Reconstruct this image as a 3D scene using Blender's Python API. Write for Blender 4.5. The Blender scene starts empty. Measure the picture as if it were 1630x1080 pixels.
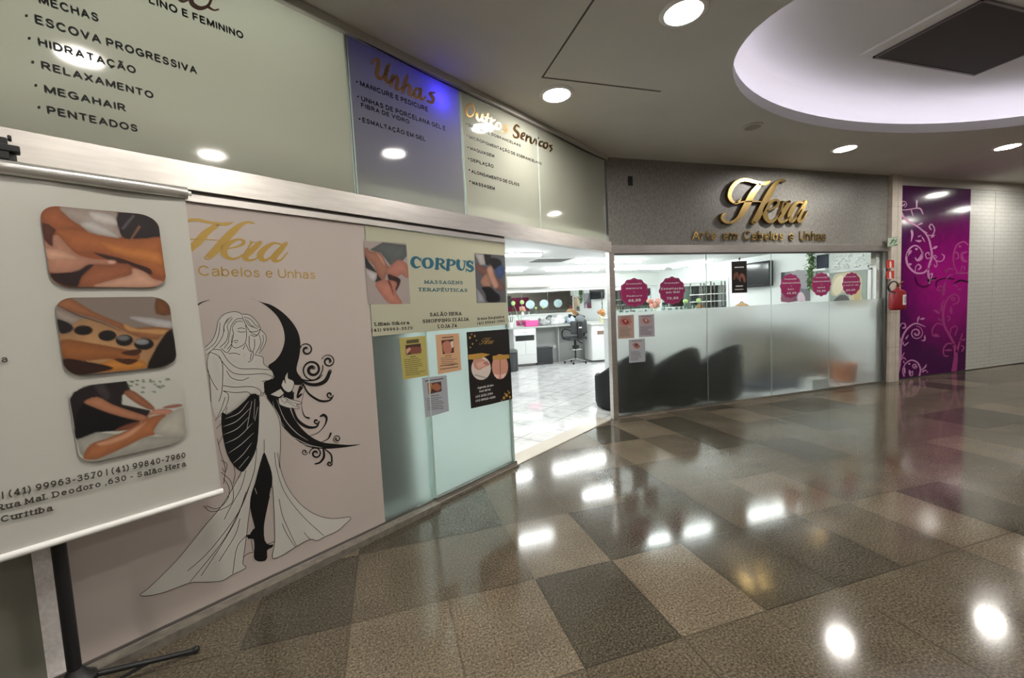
import bpy, bmesh, math, random
from mathutils import Vector, Matrix
from mathutils.geometry import tessellate_polygon
random.seed(7)
PI = math.pi
SC = bpy.context.scene
COL = SC.collection

# ------------------------------------------------------------------ camera
H_CAM = 1.45
FPX = 666.43                                   # focal length in pixels of the 1630x1080 frame
CAM_R = Vector((0.95634299, -0.28841159, -0.04718946)).normalized()
CAM_U = Vector((0.06583322, 0.0552834, 0.99629801)).normalized()
CAM_F = Vector((0.2847351, 0.95590925, -0.07185695)).normalized()
CAM = Vector((0, 0, H_CAM))
cd = bpy.data.cameras.new('camera')
cam = bpy.data.objects.new('camera', cd)
COL.objects.link(cam)
cd.sensor_fit = 'HORIZONTAL'
cd.sensor_width = 36.0
cd.lens = FPX / 1630 * 36.0
cd.clip_start = 0.02
cam.matrix_world = Matrix((
    (CAM_R.x, CAM_U.x, -CAM_F.x, CAM.x),
    (CAM_R.y, CAM_U.y, -CAM_F.y, CAM.y),
    (CAM_R.z, CAM_U.z, -CAM_F.z, CAM.z),
    (0, 0, 0, 1)))
SC.camera = cam

# ------------------------------------------------------------------ world, exposure
SC.view_settings.view_transform = 'Standard'
SC.view_settings.look = 'None'
SC.view_settings.gamma = 1.0
SC.view_settings.use_curve_mapping = False
SC.view_settings.exposure = 0.0
world = bpy.data.worlds.new('world')
SC.world = world
world.use_nodes = True
world.node_tree.nodes['Background'].inputs[0].default_value = (1.0, 0.985, 0.92, 1)
world.node_tree.nodes['Background'].inputs[1].default_value = 0.16

DOWN_L = 245.0       # radiance of the mall downlights
STRIP_L = 84.0       # radiance of the salon tubes
COVE_L = 8.5

# ------------------------------------------------------------------ planes and photo rays
def ray(x, y):
    return ((x - 815.0) / FPX) * CAM_R - ((y - 540.0) / FPX) * CAM_U + CAM_F

class Plane:
    """a plane standing (or lying) in the place; n points to the viewer's side"""
    def __init__(s, o, ex, ey, n):
        s.o, s.ex, s.ey, s.n = Vector(o), Vector(ex).normalized(), Vector(ey).normalized(), Vector(n).normalized()
    def p3(s, a, b, off=0.0):
        return s.o + s.ex * a + s.ey * b + s.n * off
    def px(s, x, y, off=0.0):
        d = ray(x, y)
        t = ((s.o + s.n * off) - CAM).dot(s.n) / d.dot(s.n)
        return CAM + d * t
    def st(s, x, y, off=0.0):
        q = s.px(x, y, off) - s.o
        return q.dot(s.ex), q.dot(s.ey)

Z = Vector((0, 0, 1))
K = Vector((2.646, 4.6286, 0))                 # foot of the corner post
ANG = math.radians(32.37)
DA = Vector((math.cos(ANG), math.sin(ANG), 0))
NA = Vector((math.sin(ANG), -math.cos(ANG), 0))    # towards the mall
YB = 4.67
PA = Plane(K, DA, Z, NA)                       # left shopfront
PB = Plane((0, YB, 0), (1, 0, 0), Z, (0, -1, 0))   # right shopfront
PF = Plane((0, 0, 0), (1, 0, 0), (0, 1, 0), Z)     # floor
ZC = 3.24
PC = Plane((0, 0, ZC), (1, 0, 0), (0, 1, 0), -Z)   # mall ceiling
ZS = 2.30                                      # salon ceiling
YBACK = 10.38
XR = 7.47
PBACK = Plane((0, YBACK, 0), (1, 0, 0), Z, (0, -1, 0))
PR = Plane((XR, 0, 0), (0, -1, 0), Z, (-1, 0, 0))
OFFB = 0.27
PBN = Plane(K + NA * OFFB, DA, Z, NA)          # the hanging banner

def mapA(x0, y0, k, off=0.0): return lambda x, y: PA.px(x0 + x / k, y0 + y / k, off)
def mapP(pl, x0=0, y0=0, k=1.0, off=0.0): return lambda x, y: pl.px(x0 + x / k, y0 + y / k, off)

# ------------------------------------------------------------------ materials
MATS = {}
def mat(name, col=(.8, .8, .8), rough=.5, metal=0.0, spec=.5, coat=0.0, emit=None, estr=0.0, trans=0.0, ior=1.45, alpha=1.0):
    if name in MATS: return MATS[name]
    m = bpy.data.materials.new(name); m.use_nodes = True
    b = m.node_tree.nodes['Principled BSDF']
    b.inputs['Base Color'].default_value = (*col, 1)
    b.inputs['Roughness'].default_value = rough
    b.inputs['Metallic'].default_value = metal
    b.inputs['Specular IOR Level'].default_value = spec
    b.inputs['Coat Weight'].default_value = coat
    b.inputs['Transmission Weight'].default_value = trans
    b.inputs['IOR'].default_value = ior
    if emit:
        b.inputs['Emission Color'].default_value = (*emit, 1)
        b.inputs['Emission Strength'].default_value = estr
    MATS[name] = m
    return m
def N(m, t, **kw):
    n = m.node_tree.nodes.new(t)
    for k, v in kw.items():
        setattr(n, k, v)
    return n
def L(m, a, b): m.node_tree.links.new(a, b)
def bs(m): return m.node_tree.nodes['Principled BSDF']
def ramp(m, stops):
    r = N(m, 'ShaderNodeValToRGB')
    e = r.color_ramp.elements
    while len(e) < len(stops): e.new(.5)
    for k, (p, c) in enumerate(stops):
        e[k].position = p; e[k].color = (*c, 1)
    return r
def noisy(name, c0, c1, scale, rough=.5, detail=3.0, spec=.5, metal=0.0, bump=0.0, coat=0.0, stretch=None, lo=.35, hi=.65):
    m = mat(name, c0, rough, metal, spec, coat)
    tc = N(m, 'ShaderNodeTexCoord'); no = N(m, 'ShaderNodeTexNoise')
    no.inputs['Scale'].default_value = scale; no.inputs['Detail'].default_value = detail
    src = tc.outputs['Object']
    if stretch:
        mp = N(m, 'ShaderNodeMapping'); mp.inputs['Scale'].default_value = stretch
        L(m, src, mp.inputs['Vector']); src = mp.outputs['Vector']
    L(m, src, no.inputs['Vector'])
    r = ramp(m, [(lo, c0), (hi, c1)])
    L(m, no.outputs['Fac'], r.inputs['Fac']); L(m, r.outputs['Color'], bs(m).inputs['Base Color'])
    if bump:
        bp = N(m, 'ShaderNodeBump'); bp.inputs['Strength'].default_value = bump; bp.inputs['Distance'].default_value = .004
        L(m, no.outputs['Fac'], bp.inputs['Height']); L(m, bp.outputs['Normal'], bs(m).inputs['Normal'])
    return m

def granite(name, c0, c1, c2):
    m = mat(name, c1, .10, 0, .5)
    tc = N(m, 'ShaderNodeTexCoord')
    n1 = N(m, 'ShaderNodeTexNoise'); n1.inputs['Scale'].default_value = 100; n1.inputs['Detail'].default_value = 4; n1.inputs['Roughness'].default_value = .7
    n2 = N(m, 'ShaderNodeTexNoise'); n2.inputs['Scale'].default_value = 3.0; n2.inputs['Detail'].default_value = 3
    L(m, tc.outputs['Object'], n1.inputs['Vector']); L(m, tc.outputs['Object'], n2.inputs['Vector'])
    r = ramp(m, [(.34, c0), (.5, c1), (.66, c2)])
    L(m, n1.outputs['Fac'], r.inputs['Fac'])
    mx = N(m, 'ShaderNodeMix', data_type='RGBA', blend_type='MULTIPLY')
    mx.inputs['Factor'].default_value = 1
    r2 = ramp(m, [(.3, (.82, .80, .78)), (.7, (1.1, 1.1, 1.08))])
    L(m, n2.outputs['Fac'], r2.inputs['Fac'])
    L(m, r.outputs['Color'], mx.inputs['A']); L(m, r2.outputs['Color'], mx.inputs['B'])
    L(m, mx.outputs['Result'], bs(m).inputs['Base Color'])
    rr = N(m, 'ShaderNodeMapRange'); rr.inputs['To Min'].default_value = .06; rr.inputs['To Max'].default_value = .155
    L(m, n2.outputs['Fac'], rr.inputs['Value']); L(m, rr.outputs['Result'], bs(m).inputs['Roughness'])
    return m
M_GR = [granite('granite_dark', (.019, .0165, .012), (.060, .052, .038), (.135, .117, .086)),
        granite('granite_mid', (.033, .027, .019), (.100, .083, .059), (.20, .168, .12)),
        granite('granite_light', (.048, .039, .027), (.148, .121, .086), (.275, .228, .165))]
M_GROUT = mat('floor_grout', (.10, .09, .075), .6)
M_GROUTL = mat('pale_grout', (.5, .46, .38), .6)

def marble_tiles():
    m = mat('white_marble_tile', (.8, .8, .8), .07)
    tc = N(m, 'ShaderNodeTexCoord'); mp = N(m, 'ShaderNodeMapping'); mp.inputs['Rotation'].default_value = (0, 0, -math.radians(36))
    L(m, tc.outputs['Object'], mp.inputs['Vector'])
    b = N(m, 'ShaderNodeTexBrick'); b.offset = 0; b.squash = 1
    b.inputs['Scale'].default_value = 1; b.inputs['Brick Width'].default_value = .46; b.inputs['Row Height'].default_value = .46
    b.inputs['Mortar Size'].default_value = .005
    b.inputs['Mortar'].default_value = (.22, .22, .22, 1)
    L(m, mp.outputs['Vector'], b.inputs['Vector'])
    no = N(m, 'ShaderNodeTexNoise'); no.inputs['Scale'].default_value = 3.5; no.inputs['Detail'].default_value = 6; no.inputs['Distortion'].default_value = 1.6
    L(m, mp.outputs['Vector'], no.inputs['Vector'])
    r = ramp(m, [(.36, (.66, .66, .67)), (.52, (.82, .82, .82))])
    L(m, no.outputs['Fac'], r.inputs['Fac'])
    L(m, r.outputs['Color'], b.inputs['Color1']); L(m, r.outputs['Color'], b.inputs['Color2'])
    L(m, b.outputs['Color'], bs(m).inputs['Base Color'])
    return m
M_MARBLE = marble_tiles()
M_CEIL = noisy('ceiling_paint', (.60, .585, .55), (.64, .62, .585), 1.2, .75)
M_CEILS = mat('salon_ceiling_paint', (.87, .88, .87), .8)
M_WALLW = mat('salon_wall_paint', (.83, .845, .84), .7)
M_MALLW = mat('mall_wall_paint', (.56, .535, .50), .7)
M_STEEL = noisy('brushed_steel', (.60, .57, .535), (.70, .665, .625), 5.0, .33, 3.0, .5, 1.0, .0, stretch=(1, 1, 10), lo=.3, hi=.7)
M_STEELD = mat('dark_steel', (.20, .19, .18), .35, .9)
M_CHROME = mat('chrome', (.75, .75, .75), .12, 1.0)
M_BLACK = mat('black_plastic', (.012, .012, .013), .42)
M_BLACKM = mat('black_vinyl_leather', (.009, .010, .0105), .5, spec=.25)
M_GREYCH = mat('dark_grey_fabric', (.035, .037, .04), .7)
M_WHITE = mat('white_laminate', (.82, .83, .82), .3)
M_WHITEP = mat('white_plastic', (.82, .82, .80), .35)
M_INK = mat('black_ink', (.010, .010, .010), .5, spec=.2)
M_INKB = mat('brown_ink', (.045, .038, .03), .5)
M_RED = mat('red_enamel', (.25, .010, .016), .3)
M_REDS = mat('red_sign', (.55, .035, .02), .45)
M_PAPERW = mat('white_paper', (.78, .77, .74), .5)
M_GOLDP = mat('gold_ink', (.42, .27, .065), .45, .25)
M_GOLD = mat('polished_gold', (.62, .44, .17), .24, 1.0)
M_GOLDS = mat('gold_letter_edge', (.20, .13, .05), .35, .8)
M_COPPER = mat('copper_foil', (.55, .32, .14), .22, 1.0)
M_FASCIA = noisy('textured_fascia', (.20, .192, .178), (.30, .29, .27), 55, .36, 5, .55, 0, .55, stretch=(1, 1, .45))
M_STONE = noisy('beige_stone', (.55, .49, .42), (.66, .60, .52), 9, .35, 5)
M_THRESH = noisy('threshold_stone', (.13, .115, .095), (.20, .18, .15), 30, .3, 5)

def frosted(name, tint, rough, haze):
    m = bpy.data.materials.new(name); m.use_nodes = True
    nt = m.node_tree; nt.nodes.remove(nt.nodes['Principled BSDF'])
    out = nt.nodes['Material Output']
    rf = N(m, 'ShaderNodeBsdfGlass', distribution='MULTI_GGX'); rf.inputs['Color'].default_value = (*tint, 1); rf.inputs['Roughness'].default_value = rough; rf.inputs['IOR'].default_value = 1.35
    tr = N(m, 'ShaderNodeBsdfDiffuse'); tr.inputs['Color'].default_value = (.75, .80, .78, 1)
    a = N(m, 'ShaderNodeMixShader'); a.inputs[0].default_value = haze
    L(m, rf.outputs[0], a.inputs[1]); L(m, tr.outputs[0], a.inputs[2])
    L(m, a.outputs[0], out.inputs['Surface'])
    return m
M_FROST = frosted('frosted_film', (.975, 1, .99), .34, .012)
M_FROSTA = frosted('frosted_door_glass', (.86, .935, .91), .60, .08)

def clearglass():
    m = bpy.data.materials.new('clear_glass'); m.use_nodes = True
    nt = m.node_tree; nt.nodes.remove(nt.nodes['Principled BSDF']); out = nt.nodes['Material Output']
    t = N(m, 'ShaderNodeBsdfTransparent'); t.inputs['Color'].default_value = (.965, .985, .975, 1)
    g = N(m, 'ShaderNodeBsdfGlossy'); g.inputs['Roughness'].default_value = .01
    f = N(m, 'ShaderNodeFresnel'); f.inputs['IOR'].default_value = 1.25
    ge = N(m, 'ShaderNodeNewGeometry'); sb = N(m, 'ShaderNodeMath', operation='SUBTRACT'); sb.inputs[0].default_value = 1; L(m, ge.outputs['Backfacing'], sb.inputs[1])
    mu = N(m, 'ShaderNodeMath', operation='MULTIPLY'); L(m, f.outputs[0], mu.inputs[0]); L(m, sb.outputs[0], mu.inputs[1])
    x = N(m, 'ShaderNodeMixShader'); L(m, mu.outputs[0], x.inputs[0]); L(m, t.outputs[0], x.inputs[1]); L(m, g.outputs[0], x.inputs[2])
    L(m, x.outputs[0], out.inputs['Surface'])
    return m
M_GLASS = clearglass()
M_CUP = mat('drinking_glass_clear', (.80, .93, .89), .06, trans=1.0)
M_GEDGE = mat('green_glass_edge', (.45, .56, .52), .15)

def signglass(name='grey_frosted_sign_glass', base=(.55, .555, .47)):
    m = bpy.data.materials.new(name); m.use_nodes = True
    nt = m.node_tree; p = bs(m)
    p.inputs['Base Color'].default_value = (*base, 1); p.inputs['Roughness'].default_value = .07
    p.inputs['Specular IOR Level'].default_value = .6
    tl = N(m, 'ShaderNodeBsdfTranslucent'); tl.inputs['Color'].default_value = (.80, .82, .78, 1)
    x = N(m, 'ShaderNodeMixShader'); x.inputs[0].default_value = .6
    L(m, p.outputs[0], x.inputs[1]); L(m, tl.outputs[0], x.inputs[2]); L(m, x.outputs[0], nt.nodes['Material Output'].inputs['Surface'])
    return m
M_SIGNG = signglass()
M_SIGNG2 = signglass('thin_frosted_sign_glass', (.36, .36, .34))
M_MIRROR = mat('mirror', (.86, .89, .88), .015, 1.0)

def emitter(name, col, s):
    return mat(name, col, .5, emit=col, estr=s)
M_DOWN = emitter('downlight_lens', (1, .945, .87), DOWN_L)
M_STRIP = emitter('tube_light', (.95, 1.0, .99), STRIP_L)
M_COVE = emitter('cove_led', (.90, .88, 1.0), COVE_L)

# ------------------------------------------------------------------ mesh building
def cr(pts, n=6, closed=False):
    """Catmull-Rom through 2- or 3-tuples"""
    P = [tuple(map(float, p)) for p in pts]
    if len(P) < 3: return P
    out = []; m = len(P)
    rng = range(m if closed else m - 1)
    for i in rng:
        p1, p2 = P[i], P[(i + 1) % m]
        p0 = P[i - 1] if (i > 0 or closed) else tuple(2 * a - b for a, b in zip(p1, p2))
        p3 = P[(i + 2) % m] if (i + 2 < m or closed) else tuple(2 * a - b for a, b in zip(p2, p1))
        for k in range(n):
            t = k / n
            out.append(tuple(.5 * (2 * b + (c - a) * t + (2 * a - 5 * b + 4 * c - d) * t * t + (3 * b - a - 3 * c + d) * t ** 3)
                             for a, b, c, d in zip(p0, p1, p2, p3)))
    if not closed: out.append(P[-1])
    return out

class MB:
    def __init__(s): s.v, s.f, s.m, s.mi, s.mats, s.marks = [], [], [], 0, [], []
    def use(s, material):
        if material not in s.mats: s.mats.append(material)
        s.mi = s.mats.index(material); return s
    def add(s, vs, fs):
        b = len(s.v); s.v += [Vector(v) for v in vs]
        for f in fs: s.f.append([b + i for i in f]); s.m.append(s.mi)
        return s
    def quad(s, a, b, c, d): return s.add([a, b, c, d], [(0, 1, 2, 3)])
    def box(s, x0, x1, y0, y1, z0, z1):
        return s.frame(Vector((x0, y0, z0)), Vector((x1 - x0, 0, 0)), Vector((0, y1 - y0, 0)), Vector((0, 0, z1 - z0)))
    def frame(s, o, a, b, c):
        vs = [o, o + a, o + a + b, o + b, o + c, o + a + c, o + a + b + c, o + b + c]
        fs = [(0, 3, 2, 1), (4, 5, 6, 7), (0, 1, 5, 4), (1, 2, 6, 5), (2, 3, 7, 6), (3, 0, 4, 7)]
        if a.cross(b).dot(c) < 0: fs = [tuple(reversed(f)) for f in fs]
        return s.add(vs, fs)
    def rbox(s, x0, x1, y0, y1, z0, z1, r=.02, seg=3):
        bm = bmesh.new(); bmesh.ops.create_cube(bm, size=1)
        for v in bm.verts: v.co = Vector(((x0 + x1) / 2 + v.co.x * (x1 - x0), (y0 + y1) / 2 + v.co.y * (y1 - y0), (z0 + z1) / 2 + v.co.z * (z1 - z0)))
        bmesh.ops.bevel(bm, geom=list(bm.edges), offset=r, segments=seg, profile=.5, affect='EDGES')
        return s.bm(bm)
    def bm(s, bm, mx=None):
        bm.verts.ensure_lookup_table(); bm.verts.index_update()
        s.add([(mx @ v.co if mx else v.co.copy()) for v in bm.verts], [[v.index for v in f.verts] for f in bm.faces]); bm.free(); return s
    def panel(s, pl, s0, s1, t0, t1, o0, o1):
        """box on a plane: along, up and off (towards the viewer)"""
        return s.frame(pl.p3(s0, t0, o0), pl.ex * (s1 - s0), pl.ey * (t1 - t0), pl.n * (o1 - o0))
    def poly(s, pts3):
        tri = tessellate_polygon([pts3])
        n = Vector((0, 0, 0))
        return s.add(pts3, [tuple(t) for t in tri])
    def fill(s, mp, pts, n=0, closed=True):
        q = cr(pts, n, True) if n else pts
        return s.poly([mp(p[0], p[1]) for p in q])
    def prism(s, pts3, d):
        """solid: outline pts3 pushed along d"""
        k = len(pts3); tri = [tuple(t) for t in tessellate_polygon([pts3])]
        vs = list(pts3) + [p + d for p in pts3]
        nn = Vector((0, 0, 0))
        fs = tri + [tuple(i + k for i in reversed(t)) for t in tri] + [(i, (i + 1) % k, (i + 1) % k + k, i + k) for i in range(k)]
        return s.add(vs, fs)
    def ribbon(s, pts, w=None, n=6, taper=False, cap=True):
        """2-D outline of a pen stroke; pts (x,y) or (x,y,w)"""
        q = [(p[0], p[1], (p[2] if len(p) > 2 else w)) for p in pts]
        q = cr(q, n) if len(q) > 2 else q
        Lf, Rt = [], []; m = len(q)
        for i, (x, y, ww) in enumerate(q):
            a = q[max(0, i - 1)]; b = q[min(m - 1, i + 1)]
            tx, ty = b[0] - a[0], b[1] - a[1]; l = math.hypot(tx, ty) or 1e-9
            if taper: ww = ww * max(.12, math.sin(PI * (i + .3) / (m - .4)) ** .6)
            nx, ny = -ty / l * ww / 2, tx / l * ww / 2
            Lf.append((x + nx, y + ny)); Rt.append((x - nx, y - ny))
        capS, capE = [], []
        if cap and not taper:
            for (lst, i, j) in ((capS, 0, 1), (capE, -1, -2)):
                x, y, ww = q[i]; dx, dy = x - q[j][0], y - q[j][1]; a0 = math.atan2(dy, dx)
                for k in range(1, 6):
                    a = a0 - PI / 2 + PI * k / 6
                    lst.append((x + math.cos(a) * ww / 2, y + math.sin(a) * ww / 2))
        return Lf, Rt, capS, capE
    def stroke(s, mp, pts, w=None, n=6, taper=False, cap=True):
        Lf, Rt, cs, ce = s.ribbon(pts, w, n, taper, cap)
        m = len(Lf)
        vs = [mp(*p) for p in Lf] + [mp(*p) for p in Rt]
        s.add(vs, [(i, i + 1, m + i + 1, m + i) for i in range(m - 1)])
        for c, a, b in ((cs, 0, 0), (ce, -1, -1)):
            if c:
                ring = [Lf[a]] + c + [Rt[b]] if c is ce else [Rt[b]] + c + [Lf[a]]
                if c is ce: ring = [Rt[b]] + c + [Lf[a]]
                pts3 = [mp(*p) for p in ring]
                cc = sum(pts3, Vector()) / len(pts3)
                s.add([cc] + pts3, [(0, i, i + 1) for i in range(1, len(pts3))])
        return s
    def stroke3(s, mp, mp2, pts, w=None, n=6, msides=None):
        """solid stroke between the front map mp and the back map mp2"""
        Lf, Rt, cs, ce = s.ribbon(pts, w, n)
        out = Lf + list(reversed(ce)) + list(reversed(Rt)) + list(reversed(cs))
        f = [mp(*p) for p in out]; b = [mp2(*p) for p in out]; k = len(out)
        m = len(Lf); front = s.mi
        s.stroke(mp, pts, w, n)
        if msides: s.use(msides)
        s.add(f + b, [(i, (i + 1) % k, (i + 1) % k + k, i + k) for i in range(k)])
        s.mi = front
        return s
    def cyl(s, a, b, r0, r1=None, seg=16, caps=True):
        a, b = Vector(a), Vector(b); r1 = r0 if r1 is None else r1
        d = (b - a).normalized(); u = d.orthogonal().normalized(); w = d.cross(u)
        vs = []
        for c, r in ((a, r0), (b, r1)):
            vs += [c + (u * math.cos(2 * PI * i / seg) + w * math.sin(2 * PI * i / seg)) * r for i in range(seg)]
        fs = [(i, (i + 1) % seg, seg + (i + 1) % seg, seg + i) for i in range(seg)]
        if caps: fs += [tuple(reversed(range(seg))), tuple(range(seg, 2 * seg))]
        return s.add(vs, fs)
    def tube(s, pts, r, seg=10, n=5):
        q = [Vector(p) for p in (cr(pts, n) if n and len(pts) > 2 else pts)]
        rings = []; u = None
        for i, p in enumerate(q):
            d = (q[min(len(q) - 1, i + 1)] - q[max(0, i - 1)]).normalized()
            u = (u - d * u.dot(d)).normalized() if u else d.orthogonal().normalized()
            w = d.cross(u)
            rr = r[min(len(r) - 1, int(i * len(r) / len(q)))] if isinstance(r, (list, tuple)) else r
            rings.append([p + (u * math.cos(2 * PI * k / seg) + w * math.sin(2 * PI * k / seg)) * rr for k in range(seg)])
        vs = [v for rg in rings for v in rg]; m = len(q)
        fs = [(i * seg + k, i * seg + (k + 1) % seg, (i + 1) * seg + (k + 1) % seg, (i + 1) * seg + k) for i in range(m - 1) for k in range(seg)]
        fs += [tuple(reversed(range(seg))), tuple(range((m - 1) * seg, m * seg))]
        return s.add(vs, fs)
    def lathe(s, c, prof, seg=24, axis=Z, cap=True):
        c = Vector(c); ax = Vector(axis).normalized(); u = ax.orthogonal().normalized(); w = ax.cross(u)
        vs = []
        for r, z in prof:
            vs += [c + ax * z + (u * math.cos(2 * PI * k / seg) + w * math.sin(2 * PI * k / seg)) * max(r, 1e-4) for k in range(seg)]
        fs = [(i * seg + k, i * seg + (k + 1) % seg, (i + 1) * seg + (k + 1) % seg, (i + 1) * seg + k) for i in range(len(prof) - 1) for k in range(seg)]
        if cap and prof[0][0] > 1e-3: fs.append(tuple(reversed(range(seg))))
        if cap and prof[-1][0] > 1e-3: fs.append(tuple(range((len(prof) - 1) * seg, len(prof) * seg)))
        return s.add(vs, fs)
    def blob(s, c, r, sub=2, sc=(1, 1, 1), jit=0.0, seed=0):
        bm = bmesh.new(); bmesh.ops.create_icosphere(bm, subdivisions=sub, radius=1)
        rn = random.Random(seed)
        for v in bm.verts:
            k = 1 + jit * (rn.random() - .5) * 2
            v.co = Vector((c[0] + v.co.x * r * sc[0] * k, c[1] + v.co.y * r * sc[1] * k, c[2] + v.co.z * r * sc[2] * k))
        return s.bm(bm)
    def text(s, pl, body, a, b, cap=None, bold=0.0, off=0.0, depth=0.0, slab=False):
        """a line of writing on plane pl from photo point a to photo point b along its baseline; cap: photo point at the cap height above a"""
        A = Vector(pl.st(*a, off)); B = Vector(pl.st(*b, off))
        s.marks.append((len(s.v), len(s.f)))
        vs, fs, x0, x1, caph = text_mesh(body, bold, slab)
        e = (B - A); ln = e.length; e = e / ln; u = Vector((-e.y, e.x))
        kx = ln / (x1 - x0)
        if cap is None: ky = kx
        elif isinstance(cap, (int, float)): ky = cap / caph
        else:
            Cp = Vector(pl.st(*cap, off)); ky = (Cp - A).dot(u) / caph
        pts = []
        for v in vs:
            q = A + e * ((v.x - x0) * kx) + u * (v.y * ky)
            pts.append(pl.p3(q.x, q.y, off))
        s.add(pts, fs)
        if depth:
            # side walls of the letters
            from collections import Counter
            ed = Counter()
            for f in fs:
                for i in range(len(f)): ed[(f[i], f[(i + 1) % len(f)])] += 1
            side = [(i, j) for (i, j) in ed if (j, i) not in ed]
            back = [p - pl.n * depth for p in pts]
            fr = s.mi
            s.use(M_GOLDS)
            s.add(pts + back, [(j, i, i + len(pts), j + len(pts)) for i, j in side])
            s.mi = fr
        return s
    def build(s, name, parent=None, smooth=False, loc=None, bevel=0.0):
        if len(s.marks) > 1 and s.marks[0][0] == 0:        # each line of writing is a part of its own
            last = None
            for k, (v0, f0) in enumerate(s.marks):
                v1, f1 = s.marks[k + 1] if k + 1 < len(s.marks) else (len(s.v), len(s.f))
                c = MB(); c.mats = s.mats; c.v = s.v[v0:v1]; c.f = [[i - v0 for i in f] for f in s.f[f0:f1]]; c.m = s.m[f0:f1]
                last = c.build('text_line', parent)
            return last
        me = bpy.data.meshes.new(name)
        org = Vector(loc) if loc is not None else Vector((0, 0, 0))
        me.from_pydata([v - org for v in s.v], [], s.f)
        for m in s.mats: me.materials.append(m)
        me.polygons.foreach_set('material_index', s.m)
        if smooth: me.polygons.foreach_set('use_smooth', [True] * len(s.f))
        me.validate(); me.update()
        o = bpy.data.objects.new(name, me); COL.objects.link(o)
        o.location = org
        if smooth is True or smooth == 'auto':
            try:
                me.set_sharp_from_angle(angle=math.radians(40))
            except Exception: pass
        if parent:
            o.parent = parent
            o.matrix_parent_inverse = Matrix.Translation(-Vector(WLOC.get(parent.name, parent.location)))
        WLOC[o.name] = org.copy()
        if bevel:
            bv = o.modifiers.new('bevel', 'BEVEL'); bv.width = bevel; bv.segments = 2; bv.limit_method = 'ANGLE'
        return o
WLOC = {}
_TX = {}
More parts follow.
